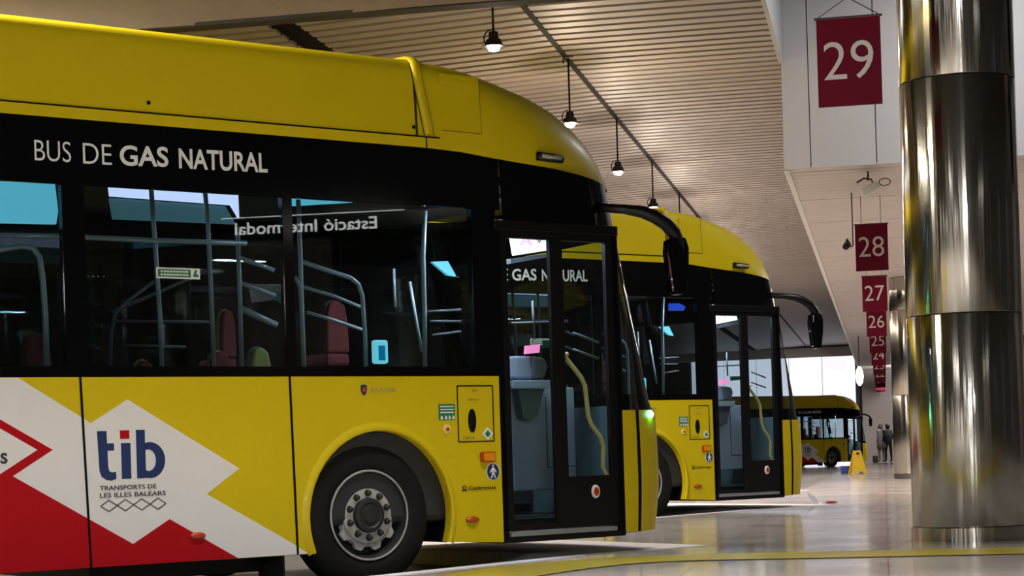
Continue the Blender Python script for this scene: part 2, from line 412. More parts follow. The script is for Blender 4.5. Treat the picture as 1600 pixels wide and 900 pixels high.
# far end: brown fascia, pale beam, daylight sheet
mb = MB(); mb.box((-34, 90.0, 4.98), (-1.0, 90.3, 5.42)); struct(mb, 'trim_4', M['beige'])
for i in range(5):
    x0 = -1.3 - (i + 1) * 1.6
    mb = MB(); mb.box((x0 + .02, 92.0, -.25), (x0 + 1.59, 92.1, 5.2)); struct(mb, 'window_1', M['sky'])
mb = MB(); mb.box((-34, 92.2, -.3), (-1.0, 92.4, 6.0)); mb.box((-34, 92.0, -.3), (-9.4, 92.2, 6)); struct(mb, 'wall_far', M['darkwall'])
mb = MB(); mb.box((-1.0, 91.5, -.25), (6, 91.8, 4.3)); struct(mb, 'wall_far', M['beige'])
mb = MB(); mb.box((-34.3, -20, 0), (-34, 92, 6)); struct(mb, 'wall_left', M['darkwall'])
# right wall: beige piers with glazed bays between them; back wall
mb = MB()
for k in range(14): mb.box((4.6, -16 + k * 8.1, .0), (5.0, -14.6 + k * 8.1, 5.5))
struct(mb, 'wall_right', M['greypier'])
mb = MB(); mb.box((4.6, -20, 3.3), (5.0, 92, 5.5)); mb.box((4.7, -20, 0), (5.0, 92, .5)); struct(mb, 'wall_right', M['darkwall'])
for k in range(13):
    y0 = -14.6 + k * 8.1
    mb = MB()
    for j in range(4): mb.box((4.78, y0 + j * 1.675 + .06, .5), (4.82, y0 + (j + 1) * 1.675 - .06, 3.3))
    struct(mb, 'window_2', M['darkwall'])
mb = MB(); mb.box((-34, -20.3, 0), (8, -20, 5.6)); struct(mb, 'wall_back', M['beige'])
for k in range(5):
    x0 = -26 + k * 6.2
    mb = MB(); mb.box((x0, -20.0, .6), (x0 + 1.8, -19.9, 3.2)); struct(mb, 'window_3', M['whiteglow'])

# ================================================================== BUS
def rail(n, pts, r, m, parent): return MB().tube(pts, r, 8).build(n, m, parent, smooth=True)
def ell(cx, cz, rx, rz, n=28, a0=0, a1=2 * pi, end=False):
    return [(cx + rx * math.cos(a0 + (a1 - a0) * k / (n - (1 if end else 0))), cz + rz * math.sin(a0 + (a1 - a0) * k / (n - (1 if end else 0)))) for k in range(n)]
def rrect(x0, x1, z0, z1, r, n=5):
    out = []
    for cx, cz, a in ((x1 - r, z1 - r, 0), (x0 + r, z1 - r, pi / 2), (x0 + r, z0 + r, pi), (x1 - r, z0 + r, 3 * pi / 2)):
        out += [(cx + r * math.cos(a + pi / 2 * k / n), cz + r * math.sin(a + pi / 2 * k / n)) for k in range(n + 1)]
    return out
def place_side(lift): return lambda x, z: (x, YS - lift, z)
def lerp_tab(tab, x):
    if x <= tab[0][0]: return tab[0][1]
    for (a, va), (b, vb) in zip(tab, tab[1:]):
        if x <= b: return va + (vb - va) * (x - a) / (b - a)
    return tab[-1][1]
KC = .815
def front_x(xs, ry, sil, w):
    c = KC * ry; d = sil - xs + (1.27 - w) * KC
    return max(.05, math.sqrt(max(1e-6, (d + c) ** 2 - c * c)))
def half_ring(xstart, xs, rx, ry, w, angs, n1=1):
    """plan points of the near half: from the side round the corner to the middle of the front"""
    pts = [(xstart + (xs - xstart) * k / n1, -w) for k in range(n1)]
    pts += [(xs + rx * math.sin(a), -w + ry * (1 - math.cos(a))) for a in angs]
    for k in range(1, 7):
        t = k / 6; y = -w + ry + (w - ry) * t
        pts.append((xs + rx + .07 * (1 - (1 - t) ** 2), y))
    return pts
def full_ring(h): return h + [(x, -y) for x, y in reversed(h[:-1])]
ANG = [math.radians(a) for a in (0, 6, 12, 17, 21, 24, 32, 42, 52, 62, 72, 82, 90)]
SILT = [(.27, 2.41), (.5, 2.45), (.684, 2.463), (.95, 2.455), (1.156, 2.44)]

def make_bus():
    root = empty('city_bus', (0, 0, 0))
    P = lambda mb, n, m, **k: mb.build(n, M[m], root, **k)
    RE = -9.3
    # ---- chassis, floor, ceiling
    mb = MB(); mb.box((RE + .1, -1.15, .33), (-.75, 1.15, .42)); mb.box((.75, -1.15, .33), (2.2, 1.15, .40)); mb.box((-.75, -.75, .33), (.75, .75, .42))
    mb.box((RE + .1, -.7, .22), (-6.9, .7, .35)); mb.box((-1.85, -.95, .15), (-.62, .95, .36)); P(mb, 'chassis', 'dark')
    for sg_ in (-1, 1): P(MB().box((-.64, min(sg_ * .86, sg_ * 1.2), .10), (-.625, max(sg_ * .86, sg_ * 1.2), .55)), 'mud_flap', 'rubber')
    mb = MB(); mb.box((RE + .1, -1.2, 2.74), (1.78, 1.2, 2.80)); P(mb, 'inner_ceiling', 'inner')
    P(MB().box((RE + .1, 1.17, .42), (2.05, 1.215, 1.45)), 'inner_lining', 'inner')
    P(MB().box((.76, -1.215, .42), (1.04, -1.19, 1.45)), 'inner_lining', 'inner'); P(MB().box((RE + .1, -1.215, .42), (-.72, -1.19, 1.45)), 'inner_lining', 'inner')
    P(MB().box((2.31, -1.05, .40), (2.35, 1.05, 1.20)), 'front_lining', 'cabteal')
    mb = MB(); mb.box((-.72, -1.2, .42), (.76, -.72, 1.08)); mb.box((-.72, .72, .42), (.76, 1.2, 1.08)); P(mb, 'wheel_house', 'inner', bevel=.05)
    # ---- near side lower panel with wheel arches
    def lower(yo, yi, x_end, door):
        pl = [(RE, .264)]
        for wx in (-5.95, .07):
            pl += ell(wx, .48, .545, .565, 26, pi + .40, -.36, True)
        pl[1 + 0] = pl[1]
        pl += [(x_end, .255), (x_end, 1.405), (RE, 1.405)]
        return MB().prism(pl, yo, yi)
    P(lower(YS, YS + .04, 1.05, True), 'side_panel', 'yellow')
    P(lower(1.23, 1.27, 2.09, False), 'side_panel', 'yellow')
    for wx in (-5.95, .07):
        for sgn in (1, -1):
            o_ = ell(wx, .48, .60, .625, 30, pi + .38, -.35, True); i_ = ell(wx, .48, .545, .565, 30, pi + .38, -.35, True)
            rows = []
            for (ox, oz), (ix, iz) in zip(o_, i_):
                y = sgn * -YS
                rows.append([(ox, y, oz), ((ox + ix) / 2, y + sgn * .016, (oz + iz) / 2), (ix + (ox - ix) * .12, y + sgn * .022, iz + (oz - iz) * .12), (ix, y + sgn * .012, iz), (ix, y - sgn * .06, iz)])
            P(MB().grid(rows), 'arch_lip', 'yellow', smooth=True)
            rows = [[(x, sgn * 1.245, z), (x, sgn * .70, z)] for x, z in ell(wx, .48, .556, .575, 26, pi + .36, -.36, True)]
            P(MB().grid(rows), 'arch_liner', 'seam', smooth=True)
    for X, s_ in ((-1.98, .02), (-.575, .012), (-3.4, .02), (-4.8, .02), (-7.3, .02)):
        mb = MB(); mb.add([(X - .0065 - s_, YS - .0075, 1.405), (X + .0065 - s_, YS - .0075, 1.405), (X + .0065 + s_ * .6, YS - .0075, .262), (X - .0065 + s_ * .6, YS - .0075, .262),
                           (X - .0065 - s_, YS + .01, 1.405), (X + .0065 - s_, YS + .01, 1.405), (X + .0065 + s_ * .6, YS + .01, .262), (X - .0065 + s_ * .6, YS + .01, .262)],
                          [(0, 1, 2, 3), (0, 4, 5, 1), (1, 5, 6, 2), (0, 3, 7, 4)])
        P(mb, 'panel_seam', 'seam')
    # ---- livery
    wp = [(-2.383, 1.402), (-1.941, 1.129), (-1.703, 1.269), (-.964, .827), (-1.195, .675), (-.60, .335), (-.49, .264), (-4.9, .264), (-5.2, .45), (-5.3, .9), (-4.6, 1.402)]
    tag(P(MB().prism(wp, YS - .0015, YS + .005), 'livery_decal', 'white'), label='white zigzag livery field')
    rp = [(-2.185, .975), (-2.85, 1.367), (-3.515, .975), (-3.3, .83), (-4.5, .264), (-.993, .264), (-1.45, .531), (-1.695, .391), (-2.433, .827)]
    tag(P(MB().prism(rp, YS - .003, YS + .004), 'livery_decal', 'red'), label='red zigzag livery field')
    tag(P(MB().prism([(-2.28, .977), (-2.85, 1.313), (-3.42, .977), (-2.85, .64)], YS - .0045, YS + .004), 'livery_decal', 'white'), label='white diamond in the red field')
    ps = place_side(.006)
    P(text_mb('s', -2.505, -2.462, .90, .965, ps, .02), 'livery_text', 'ink')
    # logo letters
    t_ = [(-1.905, 1.08), (-1.845, 1.08), (-1.843, 1.005), (-1.800, 1.005), (-1.799, .962), (-1.842, .962), (-1.840, .86), (-1.834, .838), (-1.818, .829), (-1.792, .832), (-1.790, .790), (-1.822, .780), (-1.856, .786), (-1.884, .806), (-1.896, .84)]
    P(MB().prism(t_, YS - .004, YS), 'logo_letter', 'navy')
    P(MB().prism([(-1.754, 1.005), (-1.693, 1.005), (-1.693, .789), (-1.754, .789)], YS - .004, YS), 'logo_letter', 'navy')
    tag(P(MB().prism([(-1.758, 1.082), (-1.698, 1.082), (-1.698, 1.030), (-1.758, 1.030)], YS - .004, YS), 'logo_dot', 'red'), label='red square dot of the logo')
    P(MB().prism([(-1.655, 1.083), (-1.597, 1.083), (-1.597, .80), (-1.597, .789), (-1.655, .789)], YS - .004, YS), 'logo_letter', 'navy')
    o_ = [(max(x, -1.6), z) for x, z in ell(-1.568, .897, .100, .110, 40)]; i_ = [(max(x, -1.598), z) for x, z in ell(-1.578, .897, .048, .066, 40)]; rows = [[(a[0], YS - .004, a[1]), (b[0], YS - .004, b[1])] for a, b in zip(o_ + o_[:1], i_ + i_[:1])]
    P(MB().grid(rows), 'logo_letter', 'navy')
    P(text_mb('TRANSPORTS DE', -1.90, -1.533, .723, .750, ps, .02), 'livery_text', 'ink')
    P(text_mb('LES ILLES BALEARS', -1.90, -1.472, .679, .707, ps, .02), 'livery_text', 'ink')
    mb = MB()
    for k in range(4):
        cx = -1.843 + k * .106
        for a, b in (((-.053, 0), (0, .034)), ((0, .034), (.053, 0)), ((.053, 0), (0, -.034)), ((0, -.034), (-.053, 0))):
            d = Vector((b[0] - a[0], b[1] - a[1])).normalized(); n = Vector((-d.y, d.x)) * .0028
            mb.prism([(cx + a[0] + n.x, .629 + a[1] + n.y), (cx + b[0] + n.x, .629 + b[1] + n.y), (cx + b[0] - n.x, .629 + b[1] - n.y), (cx + a[0] - n.x, .629 + a[1] - n.y)], YS - .004, YS)
    P(mb, 'logo_diamonds', 'ink')
    # ---- window band (both sides)
    PIL = [(RE, -9.05), (-7.75, -7.6), (-6.3, -6.15), (-4.85, -4.7), (-3.45, -3.3), (-2.08, -1.94), (-.60, -.53), (.86, 1.06)]
    for sgn in (1, -1):
        y0, y1 = sgn * 1.27, sgn * 1.215
        xe = 1.06 if sgn < 0 else 2.1
        P(MB().prism([(RE, 2.56), (1.10, 2.56), (1.10, 2.91), (.8, 2.939), (.5, 2.95), (RE, 2.95)], y0, y1), 'window_header', 'black')
        P(MB().box((RE, min(y0, y1), 1.405), (xe, max(y0, y1), 1.47)), 'window_rail', 'black')
        for a, b in PIL: P(MB().box((a, min(y0, y1), 1.47), (b, max(y0, y1), 2.56)), 'window_pillar', 'black')
        for (a, b), (c, d) in zip(PIL, PIL[1:]):
            P(MB().box((b, sgn * 1.262 - .003, 1.47), (c, sgn * 1.262 + .003, 2.56)), 'window_glass', 'glass')
        if sgn > 0:
            P(MB().box((1.06, 1.23, 1.47), (2.1, 1.25, 2.56)), 'window_glass', 'glass')
    # window stickers and slogan
    for wd_, xa, xb, za_ in (('BUS', -2.241, -2.015, 2.684), ('DE', -1.940, -1.757, 2.6855)):
        P(text_mb(wd_, xa, xb, za_, za_ + .123, ps, -.006, .002), 'slogan_word', 'letter')
    for wd_, xa, xb, za_ in (('GAS', -1.705, -1.385, 2.687), ('NATURAL', -1.315, -.70, 2.694)):
        P(text_mb(wd_, xa, xb, za_, za_ + .126, ps, .022, .010), 'slogan_word', 'letter')
    st = P(MB().box((-1.487, YS - .003, 2.012), (-1.195, YS + .004, 2.078)), 'exit_sticker', 'letter')
    MB().box((-1.478, YS - .0045, 2.021), (-1.258, YS, 2.069)).build('sticker_field', M['green'], st)
    mb = MB()
    for z in (2.050, 2.030): 
        x = -1.46
        while x < -1.29: mb.box((x, YS - .006, z), (x + .016, YS, z + .010)); x += .021
    mb.build('sticker_print', M['letter'], st)
    MB().prism([(-1.243, 2.026), (-1.205, 2.026), (-1.205, 2.034), (-1.222, 2.047), (-1.215, 2.066), (-1.230, 2.066), (-1.236, 2.045)], YS - .006, YS).build('sticker_figure', M['green'], st)
    # ---- little things on the yellow side
    mb = MB()
    for a, b in (((.70, 1.339), (.993, 1.334)), ((.70, .957), (.993, .957))): mb.box((a[0], YS - .003, a[1] - .004), (b[0], YS, a[1] + .004))
    for X in (.70, .993): mb.box((X - .004, YS - .003, .957), (X + .004, YS, 1.339))
    fl = P(mb, 'filler_flap', 'seam')
    MB().prism(ell(.815, 1.10, .033, .082), YS - .004, YS).build('flap_grip', M['dark'], fl)
    for s_, x0, x1, z0, z1 in (('GNC', .815, .865, 1.300, 1.313), ('200 bar', .785, .872, 1.238, 1.251), ('13013', .735, .825, .975, .993)):
        text_mb(s_, x0, x1, z0, z1, ps).build('flap_text', M['ink'], fl)
    MB().prism([(.895, 1.008), (.94, 1.053), (.985, 1.008), (.94, .963)], YS - .004, YS).build('gas_label', M['letter'], fl)
    MB().prism([(.915, 1.008), (.94, 1.033), (.965, 1.008), (.94, .983)], YS - .006, YS).build('gas_label_field', M['green'], fl)
    st = P(MB().box((.544, YS - .003, 1.108), (.675, YS, 1.216)), 'green_notice', 'green')
    mb = MB()
    for z in (1.195, 1.175, 1.155): mb.box((.556, YS - .005, z), (.664, YS - .001, z + .008))
    for X in (.555, .59, .62, .65): mb.prism([(X, 1.112), (X + .02, 1.112), (X + .02, 1.13), (X + .006, 1.14)], YS - .005, YS - .001)
    mb.build('notice_print', M['letter'], st)
    bt = P(MB().lathe([(.033, 0), (.03, -.008), (.022, -.010)], (.607, YS, 1.045), 'y', 24), 'emergency_button', 'railyel', auto=.6)
    MB().lathe([(.013, -.008), (.013, -.014)], (.607, YS, 1.045), 'y', 20).build('button_cap', M['redlens'], bt)
    ind = P(MB().prism(rrect(.868, .995, .814, .884, .012), YS - .02, YS), 'turn_indicator', 'redlens', bevel=.005)
    MB().prism(rrect(.888, .985, .822, .876, .010), YS - .026, YS - .01).build('indicator_lens', M['amber'], ind)
    pd = P(MB().prism(ell(.975, .746, .056, .062, 32), YS - .003, YS), 'walker_sticker', 'letter')
    MB().prism(ell(.975, .746, .050, .056, 32), YS - .0045, YS).build('sticker_disc', M['navy'], pd)
    mb = MB(); mb.prism(ell(.975, .787, .009, .010, 14), YS - .006, YS)
    mb.prism([(.966, .774), (.984, .774), (1.004, .742), (.998, .738), (.984, .756), (.984, .740), (.996, .702), (.987, .700), (.975, .732), (.963, .700), (.954, .702), (.966, .740), (.966, .756), (.952, .738), (.946, .742)], YS - .006, YS)
    mb.build('walker_figure', M['letter'], pd)
    mk = P(text_mb('Castrosua', .765, .992, .626, .652, ps, .02), 'maker_text', 'seam')
    mb = MB(); mb.lathe([(.016, 0), (.011, 0), (.011, -.004), (.016, -.004)], (.735, YS, .643), 'y', 18, closed=True); mb.prism([(.715, .622), (.757, .622), (.757, .628), (.715, .628)], YS - .004, YS); mb.build('maker_emblem', M['seam'], mk)
    sc_ = P(text_mb('SCANIA', .012, .213, 1.304, 1.328, ps, .01), 'maker_text', 'grey')
    MB().prism([(-.062, 1.345), (-.038, 1.352), (-.014, 1.345), (-.014, 1.315), (-.024, 1.29), (-.038, 1.277), (-.052, 1.29), (-.062, 1.315)], YS - .004, YS).build('maker_shield', M['navy'], sc_)
    MB().prism(ell(-.038, 1.318, .013, .018, 14), YS - .006, YS).build('shield_emblem', M['redlens'], sc_)
    for X, z in ((.792, .423), (-1.265, .419)):
        mb = MB(); mb.lathe([(.056, 0), (.05, -.014), (.03, -.022)], (0, 0, 0), 'y', 28); mb.v = [(X + a, YS + b, z + c * .42) for a, b, c in mb.v]
        P(mb, 'side_marker', 'redlens', smooth=True)
    # ---- door
    P(MB().box((1.05, YS - .002, .245), (1.10, YS + .08, 2.46)), 'door_post', 'black', bevel=.006)
    P(MB().box((2.085, YS - .002, .25), (2.135, YS + .08, 2.46)), 'door_post', 'black', bevel=.006)
    P(MB().box((1.05, YS - .012, 2.42), (2.135, YS + .08, 2.49)), 'door_lintel', 'dark', bevel=.006)
    P(MB().box((1.05, YS + .0, .245), (2.12, YS + .9, .285)), 'door_sill', 'dark')
    P(MB().box((1.11, YS - .012, .288), (2.05, YS + .30, .318)), 'step_edge', 'alu', bevel=.004)
    def leaf(x0, x1, gz0, hr):
        y0, y1 = YS + .012, YS + .05
        mb = MB(); mb.box((x0, y0, .325), (x1, y1, gz0)); mb.box((x0, y0, 2.37), (x1, y1, 2.42)); mb.box((x0, y0, gz0), (x0 + .055, y1, 2.37)); mb.box((x1 - .055, y0, gz0), (x1, y1, 2.37))
        lf = P(mb, 'door_leaf', 'dark')
        MB().box((x0 + .055, YS + .026, gz0), (x1 - .055, YS + .032, 2.37)).build('leaf_glass', M['dglass'], lf)
        return lf
    leaf(1.10, 1.585, .36, None)
    lf = leaf(1.585, 2.085, .69, None)
    hp = [BL(x, y, .10) for x, y in ((881, 556), (886, 562), (908, 590), (914, 603), (919, 650), (924, 664), (938, 683), (943, 697), (942, 730), (947, 742))]
    MB().tube([(hp[0][0] - .01, YS + .05, hp[0][2] + .01)] + hp + [(hp[-1][0] + .01, YS + .05, hp[-1][2] - .01)], .017, 10).build('handrail', M['railyel'], lf, smooth=True)
    rf = MB().lathe([(.05, 0), (.046, -.012), (.036, -.014)], (0, 0, 0), 'y', 24); rf.v = [(1.873 + a * .72, YS + .012 + b, .575 + c) for a, b, c in rf.v]
    tag(rf.build('reflector', M['trim'], lf, auto=.6), label='pale ring around a red reflector')
    rf = MB().lathe([(.034, -.010), (.03, -.018)], (0, 0, 0), 'y', 24); rf.v = [(1.873 + a * .72, YS + .012 + b, .575 + c) for a, b, c in rf.v]; rf.build('reflector_lens', M['redlens'], lf)
    # ---- front: corner, bumper, windscreen, header (rings round the nose)
    def ring(z, sil, xs=2.11, ry=.35, w=1.27, xstart=None, n1=1, ang=ANG, push=0.):
        h = half_ring(xs if xstart is None else xstart, xs, front_x(xs, ry, sil, w) + push, ry, w, ang, n1 if xstart is not None else 0)
        return [(x, y, z) for x, y in full_ring(h)]
    zs = [.27, .34, .45, .57, .684, .80, .95, 1.06, 1.12, 1.156]
    rings = [ring(z, lerp_tab(SILT, z)) for z in zs]
    nn = len(rings[0])
    def cols(rs, a, b): return [r[a:b + 1] for r in rs]
    k1, k2 = 3, 4                                  # narrow dark joint between corner panel and bumper
    P(MB().grid(cols(rings, 0, k1)), 'corner_panel', 'yellow', smooth=True)
    P(MB().grid(cols(rings, nn - 1 - k1, nn - 1)), 'corner_panel', 'yellow', smooth=True)
    P(MB().grid(cols(rings, k1, k2)), 'panel_seam', 'seam'); P(MB().grid(cols(rings, nn - 1 - k2, nn - 1 - k1)), 'panel_seam', 'seam')
    P(MB().grid(cols(rings, k2, nn - 1 - k2)), 'bumper', 'yellow', smooth=True)
    low = [(x, y, .27) for x, y, z in rings[0]]; mb = MB(); mb.grid([low, [(x - .06, y * .97, .262) for x, y, z in low], [(2.1, y * .8, .262) for x, y, z in low]]); P(mb, 'underside', 'dark')
    SU = [(1.156, 2.42), (1.2, 2.392), (2.44, 2.115)]
    zu = [1.156, 1.23, 1.27, 1.5, 1.75, 2.0, 2.2, 2.36, 2.44]
    ru = [ring(z, lerp_tab(SU, z)) for z in zu]
    P(MB().grid(cols(ru[:3], 0, nn - 1)), 'windscreen_base', 'black', smooth=True)
    P(MB().grid(cols(ru[2:], 0, 1)), 'corner_pillar', 'dark'); P(MB().grid(cols(ru[2:], nn - 2, nn - 1)), 'corner_pillar', 'dark')
    P(MB().grid(cols(ru[2:], 1, 5)), 'quarter_glass', 'dglass', smooth=True); P(MB().grid(cols(ru[2:], nn - 6, nn - 2)), 'quarter_glass', 'dglass', smooth=True)
    P(MB().grid(cols(ru[2:], 5, 8)), 'screen_pillar', 'black', smooth=True); P(MB().grid(cols(ru[2:], nn - 9, nn - 6)), 'screen_pillar', 'black', smooth=True)
    P(MB().grid(cols(ru[2:], 8, nn - 9)), 'windscreen', 'glass', smooth=True)
    # header above door + destination box; z runs to the falling lower edge of the roof dome
    def zb(x): return lerp_tab([(.5, 2.95), (.8, 2.94), (1.11, 2.911), (1.6, 2.873), (2.03, 2.815), (2.3, 2.79)], x)
    def level(sil, xs, ry, w, zfun, n1=8):
        h = half_ring(.45, xs, front_x(xs, ry, sil, w), ry, w, ANG, n1)
        return [(x, y, zfun(x)) for x, y in full_ring(h)]
    H0 = level(2.115, 1.80, .35, 1.27, lambda x: 2.44)
    H1 = level(2.075, 1.78, .37, 1.27, lambda x: 2.44 + (zb(x) - 2.44) * .5)
    H2 = level(2.045, 1.76, .40, 1.27, lambda x: 2.44 + (zb(x) - 2.44) * .85)
    H3 = level(2.035, 1.75, .40, 1.27, zb)
    sk = 4
    P(MB().grid([r[sk:len(r) - sk] for r in (H0, H1, H2, H3)]), 'front_header', 'black', smooth=True)
    # ---- roof dome
    def dz(zn): 
        f = max(0., min(1., (3.32 - zn) / .37))
        return lambda x: zn - (2.95 - zb(x)) * f
    LV = [(2.95, 2.035, 1.27, .40), (3.0, 2.005, 1.272, .42), (3.08, 1.945, 1.27, .46), (3.16, 1.86, 1.267, .52), (3.25, 1.72, 1.262, .58), (3.34, 1.55, 1.256, .64), (3.42, 1.36, 1.252, .68), (3.475, 1.16, 1.243, .70), (3.515, .98, 1.222, .70), (3.543, .82, 1.18, .68), (3.558, .68, 1.10, .64)]
    rr = []
    for zn, sil, w_, ry in LV:
        xs = max(.46, sil - .75)
        rr.append(level(sil + .02, xs, ry, w_, dz(zn), 8))
    mb = MB(); mb.grid(rr)
    mb.add(rr[-1], [tuple(range(len(rr[-1])))])
    bm_o = P(mb, 'roof_dome', 'yellow', smooth=True)
    # ---- roof fairing behind the dome
    prof = [(1.27, 2.95), (1.272, 3.02), (1.27, 3.08), (1.267, 3.16), (1.262, 3.25), (1.256, 3.34), (1.252, 3.42), (1.245, 3.475), (1.225, 3.52), (1.185, 3.55), (1.11, 3.567), (1.0, 3.576), (.8, 3.586), (.5, 3.593), (0, 3.60)]
    full = [(-y, z) for y, z in prof] + [(y, z) for y, z in reversed(prof[:-1])]
    def ext(fr, x0, x1, off=0.):
        pts = [(y * (1 + off / 1.27), z + off) for y, z in fr]
        return [[(x0, y, z) for y, z in pts], [(x1, y, z) for y, z in pts]]
    P(MB().grid(ext(full[1:-1], RE, .43)), 'roof_fairing', 'yellow', smooth=True)
    P(MB().grid(ext(full[:2], RE, .515)), 'roof_gutter', 'yellow'); P(MB().grid(ext(full[-2:], RE, .515)), 'roof_gutter', 'yellow')
    rw = []
    for x, o_ in ((.425, 0), (.427, .018), (.44, .026), (.475, .026), (.495, .016), (.50, -.004)):
        rw.append([(x + (.09 * max(0, (3.45 - z) / .5)) , y * (1 + o_ / 1.27), z + o_ * .8) for y, z in full[1:-1]])
    P(MB().grid(rw), 'roof_rim', 'yellow', smooth=True)
    rw = []
    for x in (.418, .428): rw.append([(x + (.09 * max(0, (3.45 - z) / .5)), y * 1.003, z + .003) for y, z in full[1:-1]])
    P(MB().grid(rw), 'roof_joint', 'seam')
    for sgn in (-1, 1):
        P(MB().box((RE, sgn * 1.2745 - .004, 3.018), (.62, sgn * 1.2745 + .004, 3.027)), 'roof_joint', 'seam')
    P(MB().box((.508, YS - .005, 2.95), (.517, YS + .01, 3.02)), 'roof_joint', 'seam')
    # rear cap
    mb = MB(); mb.prism([(y, z) for y, z in [(-1.26, .35)] + full + [(1.26, .35)]], RE - .03, RE, ax='x'); P(mb, 'rear_panel', 'yellow')
    # hatch on the dome, thin raised frame following its side
    def dome_y(zn): return -lerp_tab([(a[0], a[2]) for a in LV], zn)
    hz = [3.075, 3.16, 3.25, 3.34, 3.42, 3.47]
    rows = [[(x, dome_y(z) - .006, z) for x in (.64, .70, .9, .965)] for z in hz]
    mb = MB(); mb.grid(rows); mb.grid([rows[0], [(x, y + .03, z - .006) for x, y, z in rows[0]]]); mb.grid([[r[-1] for r in rows], [(r[-1][0] + .006, r[-1][1] + .03, r[-1][2]) for r in rows]])
    ht = P(mb, 'roof_hatch', 'yellow')
    mb = MB(); q_ = rows[0]; mb.grid([[(x, y - .002, z - .002) for x, y, z in q_], [(x, y - .002, z + .004) for x, y, z in q_]])
    mb.grid([[(r[-1][0] - .003, r[-1][1] - .002, r[-1][2]) for r in rows], [(r[-1][0] + .002, r[-1][1] - .002, r[-1][2]) for r in rows]]); mb.build('hatch_joint', M['hatchline'], ht)
    a, b = BL(838, 243), BL(876, 250)
    ml = P(MB().tube([(a[0], YS - .012, a[2] - .005), (b[0], YS - .012, b[2] + .004)], .032, 12), 'marker_light', 'dark', smooth=True)
    MB().tube([(a[0] + .02, YS - .036, a[2] - .005), (b[0] - .02, YS - .036, b[2] + .004)], .016, 10).build('marker_lens', M['clear'], ml, smooth=True)
    for px, py in ((231, 161), (645, 199)):
        p = BL(px, py, .01); P(MB().lathe([(.014, 0), (.012, -.012)], (p[0], YS + .006, p[2]), 'y', 14), 'fairing_latch', 'seam')
    # ---- mirrors
    for sgn in (-1, 1):
        def q(px, py, dy): 
            p = BL(px, py, dy); return (p[0], p[1] * -sgn, p[2])
        arm = [q(x, y, d) for x, y, d in ((936, 322, .05), (948, 325, -.04), (975, 327, -.10), (1003, 331, -.16), (1022, 338, -.20), (1040, 349, -.22), (1053, 364, -.22), (1061, 384, -.22), (1063, 402, -.22))]
        ar = P(MB().tube(arm, [.035, .032, .035, .045, .05, .052, .052, .05, .04], 12), 'mirror_arm', 'dark', smooth=True)
        hd = [q(x, y, -.22) for x, y in ((1045, 374), (1054, 369), (1066, 372), (1071, 388), (1071, 420), (1067, 456), (1060, 462), (1053, 460), (1049, 430), (1044, 395))]
        y_ = hd[0][1]
        mb = MB(); mb.prism([(p[0], p[2]) for p in hd], y_ - .045, y_ + .045)
        hdd = mb.build('mirror_head', M['black'], ar, bevel=.012)
        gl = [q(x, y, -.22) for x, y in ((1043, 376), (1041.5, 395), (1046.5, 430), (1050, 456))]
        mb = MB(); mb.grid([[(p[0] - .008, y_ - .035, p[2]) for p in gl], [(p[0] - .008, y_ + .035, p[2]) for p in gl]]); mb.build('mirror_glass', M['mirror'], ar)
    # green corner lamp
    a_ = math.radians(40); rx_ = front_x(2.11, .35, 2.44, 1.27)
    lp = Vector((2.11 + rx_ * math.sin(a_), YS + .35 * (1 - math.cos(a_)), 1.125))
    P(MB().lathe([(.006, -.026), (.02, -.018), (.027, 0), (.02, .018), (.006, .026)], lp, 'z', 16), 'corner_lamp', 'led', smooth=True)
    # ---- wheels
    def wheel(wx, sgn, dbl=False):
        yo = sgn * 1.215
        T = lambda prof: [(r, -h * -sgn * -1) for r, h in prof]
        f = lambda r, h: (r, sgn * h)            # h measured outward from the tyre's outer face
        prof = [(.29, -.02), (.31, .0), (.36, .006), (.41, .004), (.45, -.008), (.478, -.03), (.488, -.05), (.488, -.10), (.482, -.104), (.482, -.116), (.488, -.12), (.488, -.20), (.478, -.225), (.45, -.25), (.31, -.255), (.29, -.24)]
        t = MB().lathe([f(*p) for p in prof], (wx, yo, .488), 'y', 64, closed=True).build('wheel', M['tyre'], root, auto=.7)
        MB().lathe([f(*p) for p in [(.302, -.012), (.302, .004), (.290, .006), (.280, -.01), (.262, -.06), (.255, -.20), (.27, -.22), (.292, -.02)]], (wx, yo, .488), 'y', 56, closed=True).build('rim', M['hub'], t, auto=.7)
        MB().lathe([f(*p) for p in [(.303, .003), (.299, .009), (.289, .009), (.287, .002)]], (wx, yo, .488), 'y', 56, closed=True).build('rim_flange', M['rim'], t, smooth=True)
        dsc = []
        for k in range(120):
            a = 2 * pi * k / 120; dsc.append((wx + (.222 + .018 * math.tanh(3 * math.cos(10 * a))) * math.cos(a), .488 + (.222 + .018 * math.tanh(3 * math.cos(10 * a))) * math.sin(a)))
        y1, y2 = sorted((yo - sgn * .032, yo - sgn * .06))
        MB().prism(dsc, y1, y2).build('wheel_disc', M['rim'], t)
        MB().lathe([f(*p) for p in [(.215, -.06), (.198, -.035), (.185, -.018), (.175, -.014), (.10, -.014)]], (wx, yo, .488), 'y', 48).build('disc_face', M['rim'], t, auto=.5)
        MB().lathe([f(*p) for p in [(.118, -.03), (.116, .0), (.108, .012), (.085, .018), (.078, .012), (.055, .014), (.05, .022), (.02, .026)]], (wx, yo, .488), 'y', 40).build('hub', M['hub'], t, auto=.6)
        MB().lathe([f(*p) for p in [(.275, -.13), (.275, -.21)]], (wx, yo, .488), 'y', 40).build('brake_drum', M['hub'], t)
